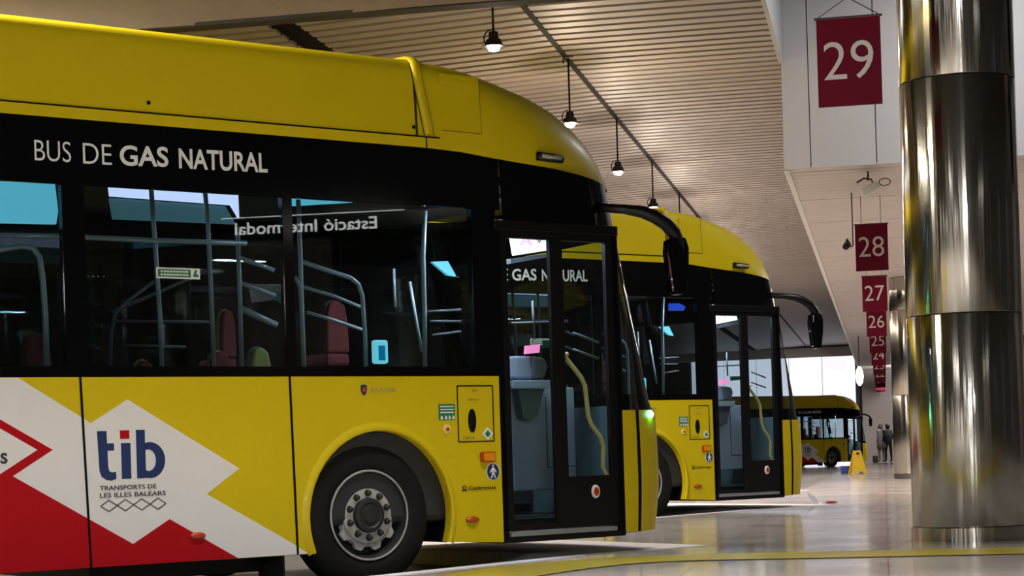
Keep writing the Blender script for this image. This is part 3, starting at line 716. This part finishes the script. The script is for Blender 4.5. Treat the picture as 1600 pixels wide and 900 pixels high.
        for k in range(10):
            a = 2 * pi * (k + .5) / 10; c = (wx + .148 * math.cos(a), yo, .488 + .148 * math.sin(a))
            MB().lathe([f(*p) for p in [(.024, -.03), (.024, -.012), (.017, -.010), (.016, .012), (.010, .016)]], c, 'y', 12).build('wheel_nut', M['hub'], t, auto=.6)
    for wx in (0.008, -6.0):
        for sgn in (-1, 1): wheel(wx, sgn)
    for wx in (0.008, -6.0): P(MB().tube([(wx, -.95, .49), (wx, .95, .49)], .08), 'axle', 'dark')
    # ---- inside: rails, seats, cab, lights
    def R_(pts, dy, r=.017, m='railm'):
        rail('interior_rail', [BL(x, y, dy) for x, y in pts], r, M[m], root)
    R_([(0, 368), (120, 370), (235, 376), (385, 380)], .5)
    R_([(-30, 395), (0, 390), (35, 384), (52, 388), (62, 402), (67, 440), (71, 500), (73, 583)], .6, .02)
    R_([(236, 292), (240, 350), (245, 420), (250, 500), (253, 583)], .8)
    R_([(320, 296), (325, 350), (329, 440), (335, 583)], 1.0)
    R_([(371, 355), (374, 440), (378, 583)], .9)
    R_([(375, 403), (428, 422)], 1.0, .016); R_([(376, 442), (430, 462)], 1.0, .016); R_([(378, 483), (432, 508)], 1.0, .024)
    R_([(466, 312), (469, 400), (472, 500), (475, 583)], .7)
    R_([(470, 408), (510, 422), (548, 434), (560, 444), (566, 462), (570, 520), (572, 583)], .7, .016)
    R_([(473, 448), (520, 462), (564, 480)], .8, .013); R_([(480, 488), (520, 500), (568, 516)], .9, .013)
    R_([(461, 432), (468, 448), (470, 470)], .3, .012)
    R_([(664, 330), (661, 400), (663, 480), (664, 583)], .6); R_([(640, 440), (650, 500), (659, 550)], 1.0, .013)
    R_([(615, 420), (617, 480)], 1.2, .012)
    R_([(668, 487), (720, 484)], 1.0, .010, 'cabd'); R_([(672, 502), (720, 502)], 1.1, .010, 'cabd'); R_([(675, 524), (720, 518)], 1.0, .010, 'cabd')
    R_([(172, 583), (174, 520), (180, 488), (200, 470), (240, 440)], 1.6, .014, 'cabd'); R_([(180, 502), (330, 503)], 1.5, .012, 'cabd')
    R_([(175, 488), (240, 460), (330, 420)], 2.1, .014, 'cabd'); R_([(190, 540), (290, 542)], 1.4, .012, 'cabd')
    R_([(800, 505), (868, 503)], .4, .008, 'cabd'); R_([(832, 470), (835, 530)], .4, .009, 'cabd')
    R_([(896, 520), (935, 535)], .3, .009, 'cabd'); R_([(896, 546), (935, 560)], .3, .009, 'cabd')
    def seat(px, py, dy, wpx, hpx, m, edge):
        x, y, z = BL(px, py, dy); h = hpx / 215.; wd = wpx / 200.
        pr = [(-wd * .5, -h), (wd * .5, -h), (wd * .46, -h * .35), (wd * .34, -.03), (wd * .12, 0), (-wd * .12, 0), (-wd * .34, -.03), (-wd * .46, -h * .35)]
        mb = MB(); mb.prism([(a * .0 + x + b_ * 0 + a, z + c) for (a, c), b_ in zip(pr, range(8))], y, y + .08); s = P(mb, 'passenger_seat', m, bevel=.02)
        mb = MB(); mb.prism([(x + a * 1.12, z + c * .98 + .012) for a, c in pr], y + .05, y + .10); mb.build('seat_shell', M[edge], s, bevel=.015)
        MB().box((x - wd * .5, y, z - h - .1), (x + wd * .5, y + .42, z - h)).build('seat_cushion', M[m], s, bevel=.03)
        MB().box((x - wd * .3, y + .1, .36), (x + wd * .3, y + .3, z - h - .1)).build('seat_pedestal', M['inner'], s)
    seat(357, 484, 1.7, 24, 75, 'seatred', 'seatyel'); seat(346, 549, 1.3, 34, 80, 'seatred', 'seatyel'); seat(408, 543, 1.2, 36, 80, 'seatyel', 'cabd')
    seat(527, 470, 1.7, 40, 85, 'seatred', 'inner'); seat(228, 563, 1.3, 30, 80, 'seatred', 'seatyel'); seat(60, 520, 1.7, 40, 90, 'seatred', 'inner')
    # lit cove panels high on the far side
    def panel(n, pts, dy, m, th=.03):
        q = [BL(x, y, dy) for x, y in pts]
        return P(MB().prism([(p[0], p[2]) for p in q], q[0][1], q[0][1] + th), n, m)
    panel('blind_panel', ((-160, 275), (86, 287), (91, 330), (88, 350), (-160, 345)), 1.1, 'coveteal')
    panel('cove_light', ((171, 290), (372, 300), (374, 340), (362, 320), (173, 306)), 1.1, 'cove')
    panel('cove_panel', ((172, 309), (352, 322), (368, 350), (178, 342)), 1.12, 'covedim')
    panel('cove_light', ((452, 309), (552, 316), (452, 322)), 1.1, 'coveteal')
    # driver's cab door, ticket counter, machine
    c0 = BL(797, 606, .80); c1 = BL(889, 606, .80); c2 = BL(840, 766, .80)
    cp = P(MB().box((c0[0], c0[1], c2[2]), (c1[0] + .05, c0[1] + .05, c0[2])), 'cab_door', 'cab', bevel=.012)
    mb = MB(); a = BL(852, 632, .80); b = BL(900, 728, .80)
    mb.box((a[0], c0[1] - .004, b[2]), (a[0] + .008, c0[1], a[2] + .06)); mb.box((a[0], c0[1] - .004, b[2] - .004), (c1[0] + .1, c0[1], b[2] + .004)); mb.build('cab_door_groove', M['cabd'], cp)
    a = BL(881, 636, .79); MB().box((a[0] - .012, c0[1] - .008, a[2] - .03), (a[0] + .012, c0[1], a[2] + .03)).build('cab_door_latch', M['letter'], cp)
    k = [BL(x, y, .64) for x, y in ((810, 608), (850, 608), (840, 650), (830, 656), (818, 654))]; MB().prism([(p[0], p[2]) for p in k], k[0][1], k[0][1] + .08).build('ticket_bracket', M['cabd'], cp)
    P(MB().box((1.15, -.9, 2.70), (1.75, -.75, 2.735)), 'entrance_fill_case', 'cabd')  # case for a light added by the door to brighten the cab
    ll = bpy.data.lights.new('entrance_fill', 'AREA'); ll.energy = 60; ll.color = (.74, .84, 1.0); ll.shape = 'RECTANGLE'; ll.size = .5; ll.size_y = .1
    lo = bpy.data.objects.new('entrance_fill', ll); C.objects.link(lo); lo.parent = root; lo.location = (1.45, -.83, 2.69)
    a = BL(801, 594, .58); b = BL(861, 607, .58); P(MB().box((a[0], a[1], b[2]), (b[0], a[1] + .20, a[2])), 'cab_counter', 'cab', bevel=.008)
    a = BL(803, 556, .66); b = BL(834, 592, .66); P(MB().box((a[0], a[1], b[2]), (b[0], a[1] + .14, a[2])), 'ticket_machine', 'cab', bevel=.02)
    k = [BL(x, y, .62) for x, y in ((832, 556), (852, 560), (857, 572), (852, 590), (836, 590))]; P(MB().prism([(p[0], p[2]) for p in k], k[0][1], k[0][1] + .12), 'ticket_machine', 'cabd', bevel=.015)
    k = [BL(x, y, .64) for x, y in ((823, 540), (844, 538), (843, 551), (822, 553))]; P(MB().prism([(p[0], p[2]) for p in k], k[0][1], k[0][1] + .03), 'driver_display', 'pink')
    k = [BL(x, y, .58) for x, y in ((848, 532), (881, 532), (880, 541), (849, 543))]; tk = P(MB().prism([(p[0], p[2]) for p in k], k[0][1], k[0][1] + .01), 'exit_notice', 'green')
    k = [BL(x, y, .45) for x, y in ((800, 362.5), (859, 364), (864, 390), (806, 399))]
    sc2 = P(MB().prism([(p[0], p[2]) for p in k], k[0][1], k[0][1] + .05), 'info_screen', 'screen', bevel=.006)
    k0 = BL(812, 383, .45); k1_ = BL(831, 368, .45); pl2 = lambda x, z: (x, k0[1] - .004, z)
    text_mb('A', k0[0], k1_[0], k0[2], k1_[2], pl2, .0).build('screen_logo', M['pink'], sc2)
    k0 = BL(836, 380, .45); k1_ = BL(848, 371, .45); text_mb('v', k0[0], k1_[0], k0[2], k1_[2], pl2).build('screen_logo', M['grey'], sc2)
    k0 = BL(851, 379, .45); k1_ = BL(859, 370, .45); text_mb('c', k0[0], k1_[0], k0[2], k1_[2], pl2).build('screen_logo', M['greenglow'], sc2)
    k = [BL(x, y, .45) for x, y in ((798, 404), (866, 395), (866, 400), (798, 412))]; P(MB().prism([(p[0], p[2]) for p in k], k[0][1], k[0][1] + .1), 'screen_bracket', 'cabd')
    k = BL(586, 531, .35); k2_ = BL(608, 568, .35)
    vd = P(MB().box((k[0], k[1], k2_[2]), (k2_[0], k[1] + .06, k[2])), 'ticket_validator', 'cyan', bevel=.015)
    a = BL(591, 540, .35); b = BL(602, 563, .35); MB().box((a[0], k[1] - .003, b[2]), (b[0], k[1], a[2])).build('validator_glyph', M['cyand'], vd)
    k = [BL(x, y, 1.2) for x, y in ((675, 409), (700, 408), (713, 432), (700, 430))]; P(MB().prism([(p[0], p[2]) for p in k], k[0][1], k[0][1] + .03), 'teal_reflection_sliver', 'coveteal')  # glowing teal sliver stands in for a reflection
    # steering wheel, dashboard and driver's seat
    P(MB().box((1.85, .05, .42), (2.28, 1.15, 1.10)), 'dashboard', 'inner', bevel=.05)
    a = MB().lathe([(.225, -.014), (.239, 0), (.225, .014), (.211, 0)], (0, 0, 0), 'z', 32, closed=True)
    rot = Matrix.Rotation(-.55, 3, 'Y'); a.v = [tuple(rot @ Vector(v) + Vector((1.62, .62, 1.22))) for v in a.v]; P(a, 'steering_wheel', 'dark', smooth=True)
    mb = MB(); mb.box((.80, .38, .8), (1.25, .86, .92)); mb.box((.74, .40, .92), (.86, .84, 1.55)); P(mb, 'driver_seat', 'inner', bevel=.05)
    mb = MB(); mb.box((RE + .2, .3, .42), (-3.0, 1.15, .75)); P(mb, 'seat_podium', 'inner')
    mb = MB(); mb.box((RE + .1, -1.2, .42), (2.1, 1.2, .45)); P(mb, 'inner_floor', 'inner') if False else None
    return root

bus = make_bus()
bus.location = BUS1; bus.rotation_euler.z = HD
bus2 = copy_tree(bus); bus2.location = BUS2
bus3 = copy_tree(bus)
for b_ in (bus2, bus3):
    for ch in list(b_.children):
        if ch.name.startswith(('corner_lamp', 'blind_panel')): bpy.data.objects.remove(ch)
GB = 'yellow city buses parked in the bays'
tag(bus, 'large yellow city bus in front, its white and red livery and slogan in full view', 'bus', GB)
tag(bus2, 'yellow city bus in the next bay, partly hidden behind the front bus', 'bus', GB)
tag(bus3, 'small far yellow bus at the end of the hall, behind the wet floor sign', 'bus', GB)
def on_bus2(px, py, dy=0.):
    r = ray(px, py); P0 = BW + BN * (5.4447 + dy); t_ = P0.dot(BN) / r.dot(BN); Q = Vector((0, 0, EYE)) + r * t_
    return ((Q - BW).dot(BD) - 6.765, YS + dy, Q.z)
k = [on_bus2(x, y, .2) for x, y in ((1047, 474), (1062, 474), (1071, 479), (1069, 485), (1047, 485))]
MB().prism([(p[0], p[2]) for p in k], k[0][1], k[0][1] + .03).build('route_display', M['blued'], bus2)
tip = Vector((2.60 * math.cos(HD) * .88, 2.60 * math.sin(HD) * .88, 0))
tgt = at_y(1352, 690, 84.0); tgt.z = -.29 / 70 * 54
bus3.scale = (.88,) * 3; bus3.rotation_euler.z = HD
bus3.location = tgt - tip - Vector((BN.x, BN.y, 0)) * (-1.0 * .88) * 1.0 + Vector((0, 0, .0))

# ================================================================== THINGS
# steel columns
def column(y, label, x=.61, Rr=.424, top=4.2, seams=(1.79, 3.53)):
    fz = floor_z(y)
    t = empty('steel_column', (x, y, fz), label=label, cat='column', group='polished steel columns')
    zs_ = [.10] + [s - fz for s in seams] + [top - fz]
    for a, b in zip(zs_, zs_[1:]):
        MB().lathe([(Rr - .004, a + .002), (Rr, a + .008), (Rr, b - .008), (Rr - .004, b - .002)], (0, 0, 0), 'z', 96).build('column_sheet', M['steel'], t, auto=.8)
    MB().lathe([(Rr + .012, 0), (Rr + .012, .098), (Rr + .002, .102)], (0, 0, 0), 'z', 96).build('column_collar', M['steel'], t, auto=.8)
    for s in seams: MB().lathe([(Rr - .002, s - fz - .003), (Rr - .002, s - fz + .003)], (0, 0, 0), 'z', 64).build('column_joint', M['seam'], t)
    return t
column(14.3, 'large polished steel column standing in the right foreground', top=5.45)
column(39.0, 'steel column standing behind the foreground column, its left edge showing', x=.60)

# bay signs
panel_me = None
def bay_sign(num, y, x, zb_, zt, wd, drop_z, label):
    t = empty('bay_sign', (x, y, zb_), label=label, cat='sign', group='maroon bay number signs hung in a row')
    h = zt - zb_
    MB().box((-wd / 2, 0, 0), (wd / 2, .012, h)).build('sign_panel', M['maroon'], t)
    pl = lambda a, b: (a, -.004, b)
    text_mb(num, -wd * .40, wd * .38, h * .30, h * .73, pl, -.004).build('sign_number', M['signwhite'], t)
    MB().tube([(-wd / 2 - .015, .006, h), (wd / 2 + .015, .006, h)], .009, 8).build('sign_bar', M['wire'], t)
    if num == '29':
        mb = MB(); mb.tube([(-wd / 2, .006, h), (.0, .006, h + .14)], .003, 6); mb.tube([(wd / 2, .006, h), (.0, .006, h + .14)], .004, 6); mb.build('sign_cord', M['wire'], t)
        MB().tube([(0, .006, h + .13), (0, .006, drop_z - zb_)], .008, 8).build('sign_rod', M['wire'], t)
    else:
        mb = MB()
        for s in (-.3, .3): mb.tube([(wd * s, .006, h), (wd * s, .006, drop_z - zb_)], .004, 6)
        mb.build('sign_cord', M['wire'], t)
    return t
a, b = at_y(1277, 98, 13.3), at_y(1377, 92, 13.3); zt, zb_ = at_y(1326, 26.5, 13.3).z, at_y(1328, 165, 13.3).z
bay_sign('29', 13.3, (a.x + b.x) / 2, zb_, zt, b.x - a.x, 5.45, 'largest maroon sign with white 29, hanging before the pale bulkhead')
for n in range(12):
    num = str(28 - n); y = 25.66 + 8.1 * n * (1 if n < 8 else .97)
    if n >= 8: y = 25.66 + 8.1 * 7.3 + (n - 7) * 1.2
    ex = {28: 'maroon hanging sign with white 28, beside the security camera', 27: 'maroon hanging sign with white 27, just below the 28 sign', 26: 'maroon hanging sign with white 26, below the 27 sign',
          25: 'maroon hanging sign with white 25, below the 26 sign', 24: 'maroon hanging sign with white 24, half covered by the 25 sign', 23: 'maroon hanging sign with white 23, half covered by the 24 sign'}.get(28 - n,
          'small far maroon sign numbered %s, low in the overlapping row' % num)
    bay_sign(num, y, -.09 - .0015 * n, 3.185 - .0 * n, 3.82, .435, 4.205, ex)

# pendant lamps
def make_lamp():
    t = empty('pendant_lamp', (0, 0, 0))
    MB().tube([(0, 0, .10), (0, 0, .74)], .012, 8).build('rod', M['blackmetal'], t, smooth=True)
    MB().lathe([(.02, .13), (.045, .12), (.05, .06), (.075, .045), (.085, .0), (.118, -.015), (.120, -.024), (.085, -.02), (.07, .0), (.03, .05)], (0, 0, 0), 'z', 28).build('shade', M['blackmetal'], t, auto=.7)
    arc = [(.05 + .075 * math.sin(a), 0, .06 + .085 * math.cos(a)) for a in [k * pi / 8 for k in range(9)]]
    MB().tube([(-x + .03, y, z) for x, y, z in arc], .007, 6).build('cable_loop', M['blackmetal'], t, smooth=True)
    MB().lathe([(.012, .02), (.055, .0), (.062, -.03), (.045, -.055), (.01, -.065)], (0, 0, 0), 'z', 20).build('bulb', M['bulb'], t, smooth=True)
    l = bpy.data.lights.new('lamp_glow', 'POINT'); l.energy = 18; l.color = (1.0, .80, .60); l.shadow_soft_size = .06
    o = bpy.data.objects.new('lamp_glow', l); C.objects.link(o); o.parent = t; o.location = (0, 0, -.16)
    l = bpy.data.lights.new('lamp_beam', 'SPOT'); l.energy = 560; l.color = (1.0, .90, .82); l.shadow_soft_size = .06; l.spot_size = 2.3; l.spot_blend = .7
    o = bpy.data.objects.new('lamp_beam', l); C.objects.link(o); o.parent = t; o.location = (0, 0, -.10)
    return t
lamp = make_lamp()
names = ['pendant lamp hanging highest, in front of the brown beam', 'second pendant lamp, hanging right above the front bus roof dome', 'bright glowing pendant lamp at the nose of the front bus roof', 'glowing pendant lamp seen just over the front bus mirror arm']
LMP = [lamp] + [copy_tree(lamp) for k in range(9)]
for k in range(10):
    l = LMP[k]
    l.location = (-3.55, 17.75 + 4.05 * k - (.35 if k == 0 else 0), 4.78)
    if k == 0:
        for ch in l.children:
            if ch.type == 'LIGHT' and ch.data.type == 'SPOT': ch.data = ch.data.copy(); ch.data.energy = 650
    if 2 <= k <= 4:                              # the brightest lamps of the row
        for ch in l.children:
            if ch.type == 'LIGHT': ch.data = ch.data.copy(); ch.data.energy = 1500 if ch.data.type == 'SPOT' else 50; ch.data.color = (1.0, .84, .68)
    if k == 1:                                   # the lamp right over a bus roof burns low
        for ch in l.children:
            if ch.type == 'LIGHT': ch.data = ch.data.copy(); ch.data.energy = 60
    tag(l, names[k] if k < 4 else 'far pendant lamp of the ceiling row, behind the buses', 'lamp', 'pendant lamps along the ceiling crease')

# small bracket on the ceiling crease
p = at_y(880, 92, 21.2)
mb = MB(); mb.tube([(p.x, p.y, p.z - .05), (p.x, p.y, p.z + .02), (p.x + .12, p.y, p.z + .02)], .012, 6); 
tag(mb.build('ceiling_hook', M['blackmetal']), 'small black hook on the ceiling beside the second pendant lamp', 'hook')

# projector under the soffit and security camera
t = empty('spot_projector', (-.10, 23.4, 4.05), label='tilted spot projector under the soffit edge above the 28 sign', cat='spotlight')
MB().tube([(0, 0, .16), (0, 0, .05)], .012, 8).build('stem', M['wire'], t)
mb = MB(); mb.tube([(-.14, 0, .03), (-.05, 0, .08), (.04, 0, .06), (.06, 0, 0)], .012, 6); mb.build('bracket', M['wire'], t)
mb = MB(); mb.box((-.11, -.09, -.05), (.11, .09, .05)); o = mb.build('lamp_head', M['trim'], t, bevel=.02); o.rotation_euler = (0, -.45, 0); o.location = (.02, 0, -.06)
mb = MB(); mb.tube([(.20 + .07 * math.cos(a), 0, .02 + .045 * math.sin(a)) for a in [k * pi / 6 for k in range(13)]], .006, 6); mb.build('cable', M['wire'], t)
c = at_y(1324, 383, 25.3)
t = empty('security_camera', (c.x, c.y, c.z), label='black security camera on a thin pole left of the 28 sign', cat='camera')
MB().tube([(.075, 0, 4.21 - c.z), (.075, 0, .0), (.06, 0, -.02), (.02, 0, -.02)], .009, 8).build('pole', M['wire'], t)
MB().tube([(.0, .03, .01), (-.02, -.08, -.03)], [.05, .045], 12).build('camera_body', M['blackmetal'], t, smooth=True)
MB().lathe([(.03, .02), (.02, .07), (.005, .09)], (0, .02, 0), 'z', 14).build('camera_hood', M['blackmetal'], t)

# wet floor sign and blue box
p = at_z(1340, 741, floor_z(45)); y = p.y
fz = floor_z(y); p = at_z(1340, 741, fz)
t = empty('wet_floor_sign', (p.x, p.y, fz), .35, label='yellow plastic folding wet floor sign standing on the polished floor', cat='sign')
for s in (-1, 1):
    mb = MB(); pr = [(-.19, 0), (-.12, 0), (-.10, .06), (.10, .06), (.12, 0), (.19, 0), (.105, .56), (.085, .60), (-.085, .60), (-.105, .56)]
    mb.add([(a, s * (.17 - .16 * b / .6) - .008, b) for a, b in pr] + [(a, s * (.17 - .16 * b / .6) + .008, b) for a, b in pr],
           [tuple(range(10)), tuple(range(19, 9, -1))] + [(i, i + 10, (i + 1) % 10 + 10, (i + 1) % 10) for i in range(10)])
    mb.build('sign_leaf', M['cone'], t)
mb = MB(); mb.prism([(-.03, .50), (.03, .50), (.035, .545), (-.035, .545)], -.062, -.05); mb.build('carry_slot', M['seam'], t)
p = at_z(1322, 740, fz)
t = MB(); t.lathe([(.13, 0), (.15, .19), (.155, .20), (.145, .20), (.125, .012)], (0, 0, 0), 'z', 24)
o = t.build('plastic_bucket', M['bluep'], auto=.6); o.location = (p.x, p.y + .12, floor_z(p.y + .12)); tag(o, 'dark blue plastic bucket on the floor left of the yellow sign', 'bucket')

# white crescent and red litter
p = at_z(1262, 788, HP)
mb = MB(); n_ = 12
out_, in_ = [], []
for i in range(n_ + 1):
    a = pi + (pi / 2) * i / n_
    out_.append((.17 + .17 * math.cos(a), .155 + .155 * math.sin(a))); w_ = .055 * math.sin(pi * i / n_)
    in_.append((.17 + (.17 - w_) * math.cos(a), .155 + (.155 - w_) * math.sin(a)))
mb.grid([[(x, .03 * math.sin(x * 18), z) for x, z in out_], [(x, .03 * math.sin(x * 18) + .05, z + .004) for x, z in in_]])
mb.grid([[(x, .03 * math.sin(x * 18) + .004, z) for x, z in out_], [(x, .03 * math.sin(x * 18) + .054, z + .004) for x, z in in_]])
o = mb.build('white_crescent', M['crescent'], smooth=True); o.location = (p.x, p.y, HP); tag(o, 'curled white paper scrap on the floor right of the second bus', 'crescent')
p = at_z(1299, 786, HP)
mb = MB(); mb.lathe([(.02, .003), (.07, .004), (.075, .016), (.05, .022), (.01, .026)], (0, 0, 0), 'z', 9); o = mb.build('candy_wrapper', M['red']); o.location = (p.x, p.y, HP); tag(o, 'small flat red wrapper on the floor beside the white paper scrap', 'wrapper')

# soffit lamp far away
p = at_y(1343, 588, 60.0)
t = empty('soffit_lamp', (p.x, 60.0, p.z), label='glowing oval lamp at the far soffit edge left of the number signs', cat='lamp')
MB().tube([(0, 0, .30), (0, 0, 4.21 - p.z)], .015, 6).build('rod', M['wire'], t)
MB().lathe([(.03, .32), (.10, .2), (.13, .0), (.10, -.2), (.03, -.3)], (0, 0, 0), 'z', 20).build('bulb', M['whiteglow'], t, smooth=True)

# two waiting people far back
def person(name, loc, rz, label, top_m, leg_m, lean, coat):
    root = empty(name, loc, rz, label=label, cat='person', group='people waiting at the far end')
    V = []; E_ = []; R3 = []
    def v(p, r, parent=None):
        V.append(p); R3.append(r)
        if parent is not None: E_.append((parent, len(V) - 1))
        return len(V) - 1
    pel = v((0, 0, .95), .14); sp = v((lean * .3, 0, 1.15), .135, pel); ch_ = v((lean * .6, 0, 1.35), .16, sp); nk = v((lean, 0, 1.48), .06, ch_)
    hd = v((lean + .01, 0, 1.58), .085, nk); v((lean + .02, 0, 1.66), .085, hd); v((lean + .09, 0, 1.585), .018, hd)
    for s in (-1, 1):
        hp_ = v((0, s * .10, .90), .10, pel); kn = v((.04 * s, s * .11, .50), .065, hp_); an = v((-.02 + .05 * s, s * .11, .09), .042, kn); v((.12 + .05 * s, s * .12, .04), .035, an)
        shd = v((lean * .8, s * .19, 1.40), .065, ch_); el = v((lean * .5 - .02, s * .24, 1.13), .046, shd); wr = v((lean * .5 + .10, s * .22, .90), .030, el)
        pm = v((lean * .5 + .13, s * .22, .85), .032, wr)
        for k, L in enumerate((.07, .085, .09, .075)):
            f1 = v((lean * .5 + .12 + .016 * k, s * .225, .80), .0095, pm); v((lean * .5 + .13 + .016 * k, s * .21, .80 - L * .6), .008, f1)
        th = v((lean * .5 + .165, s * .20, .84), .011, pm); v((lean * .5 + .185, s * .195, .80), .009, th)
    me = bpy.data.meshes.new('body'); me.from_pydata(V, E_, []); o = bpy.data.objects.new('body', me); C.objects.link(o)
    sk = o.modifiers.new('skin', 'SKIN'); sk.use_smooth_shade = True
    for i, r in enumerate(R3): me.skin_vertices[0].data[i].radius = (r, r)
    me.skin_vertices[0].data[0].use_root = True
    ss = o.modifiers.new('sub', 'SUBSURF'); ss.levels = 1; ss.render_levels = 1
    dg = bpy.context.evaluated_depsgraph_get(); dg.update(); m2 = bpy.data.meshes.new_from_object(o.evaluated_get(dg)); bpy.data.objects.remove(o)
    b = bpy.data.objects.new('body', m2); C.objects.link(b); b.parent = root
    m2.materials.clear(); m2.materials.append(M['skin']); m2.materials.append(leg_m); m2.materials.append(top_m)
    for p in m2.polygons:
        c = p.center; p.use_smooth = True
        p.material_index = 0 if c.z > 1.47 or (abs(c.y) > .17 and c.z < .93 and c.z > .6) else (1 if c.z < .95 else 2)
    mb = MB(); mb.lathe([(.02, .125), (.07, .105), (.10, .04), (.104, -.03), (.085, -.10), (.07, -.11)], (lean - .025, 0, 1.62), 'z', 18); mb.build('hair', M['hairm'], root, smooth=True)
    mb = MB(); mb.lathe([(.09, .52), (.19, .46), (.185, .2), (.19, .0), (.205 if coat else .18, -.35 if coat else -.06)], (lean * .5, 0, .95), 'z', 20); mb.v = [(x * .8 + lean * .1, y_ * 1.05, z) for x, y_, z in mb.v]
    mb.build('coat' if coat else 'jacket', top_m, root, smooth=True)
    return root
p = at_y(1377, 700, 86.0); q = at_y(1388, 700, 84.0)
person('person', (p.x, 86.0, floor_z(86)), 2.6, 'dark-haired person in a long grey coat, standing left of the other', M['clothgrey'], M['clothgrey'], .04, True)
person('person', (q.x, 84.0, floor_z(84)), 2.2, 'person all in black standing beside the far steel column', M['clothblack'], M['clothblack'], .03, False)
p = at_y(1368, 727, 85.0)
o = MB().box((-.12, -.2, 0), (.12, .2, .32)).build('travel_bag', M['clothblack'], bevel=.04); o.location = (p.x, 85.0, floor_z(85)); tag(o, 'small black bag on the floor at the feet of the far people', 'bag')

# station name board over the camera side, read mirrored in the bus windows
def mirror_pt(px, py, wx=4.52):
    r = ray(px, py); P_ = Vector((0, 0, EYE)) + r * (BW.dot(BN) / r.dot(BN))
    d = r - BN * (2 * r.dot(BN)); return P_ + d * ((wx - P_.x) / d.x)
a, b = mirror_pt(368, 353), mirror_pt(590, 350)
zc = (a.z + b.z) / 2; yl, yr = b.y, a.y
o = empty('station_sign', (4.52, (yl + yr) / 2, zc), -pi / 2, label='black station name board with backlit white letters, seen mirrored in the bus windows', cat='sign')
hw = abs(yl - yr) / 2
MB().box((-hw - 1.0, .005, -.13), (hw + .15, .075, .11)).build('board', M['black'], o)
for wd_, f0, f1 in (('Estació', 0, .37), ('Intermodal', .42, 1)):
    text_mb(wd_, -hw + 2 * hw * f0, -hw + 2 * hw * f1, -.075, .06, lambda x, z: (x, -.002, z), .012).build('sign_word', M['signlight'], o)
MB().box((-hw - .3, -.003, .11), (hw + .15, .075, .119)).build('lit_edge', M['signlight'], o)
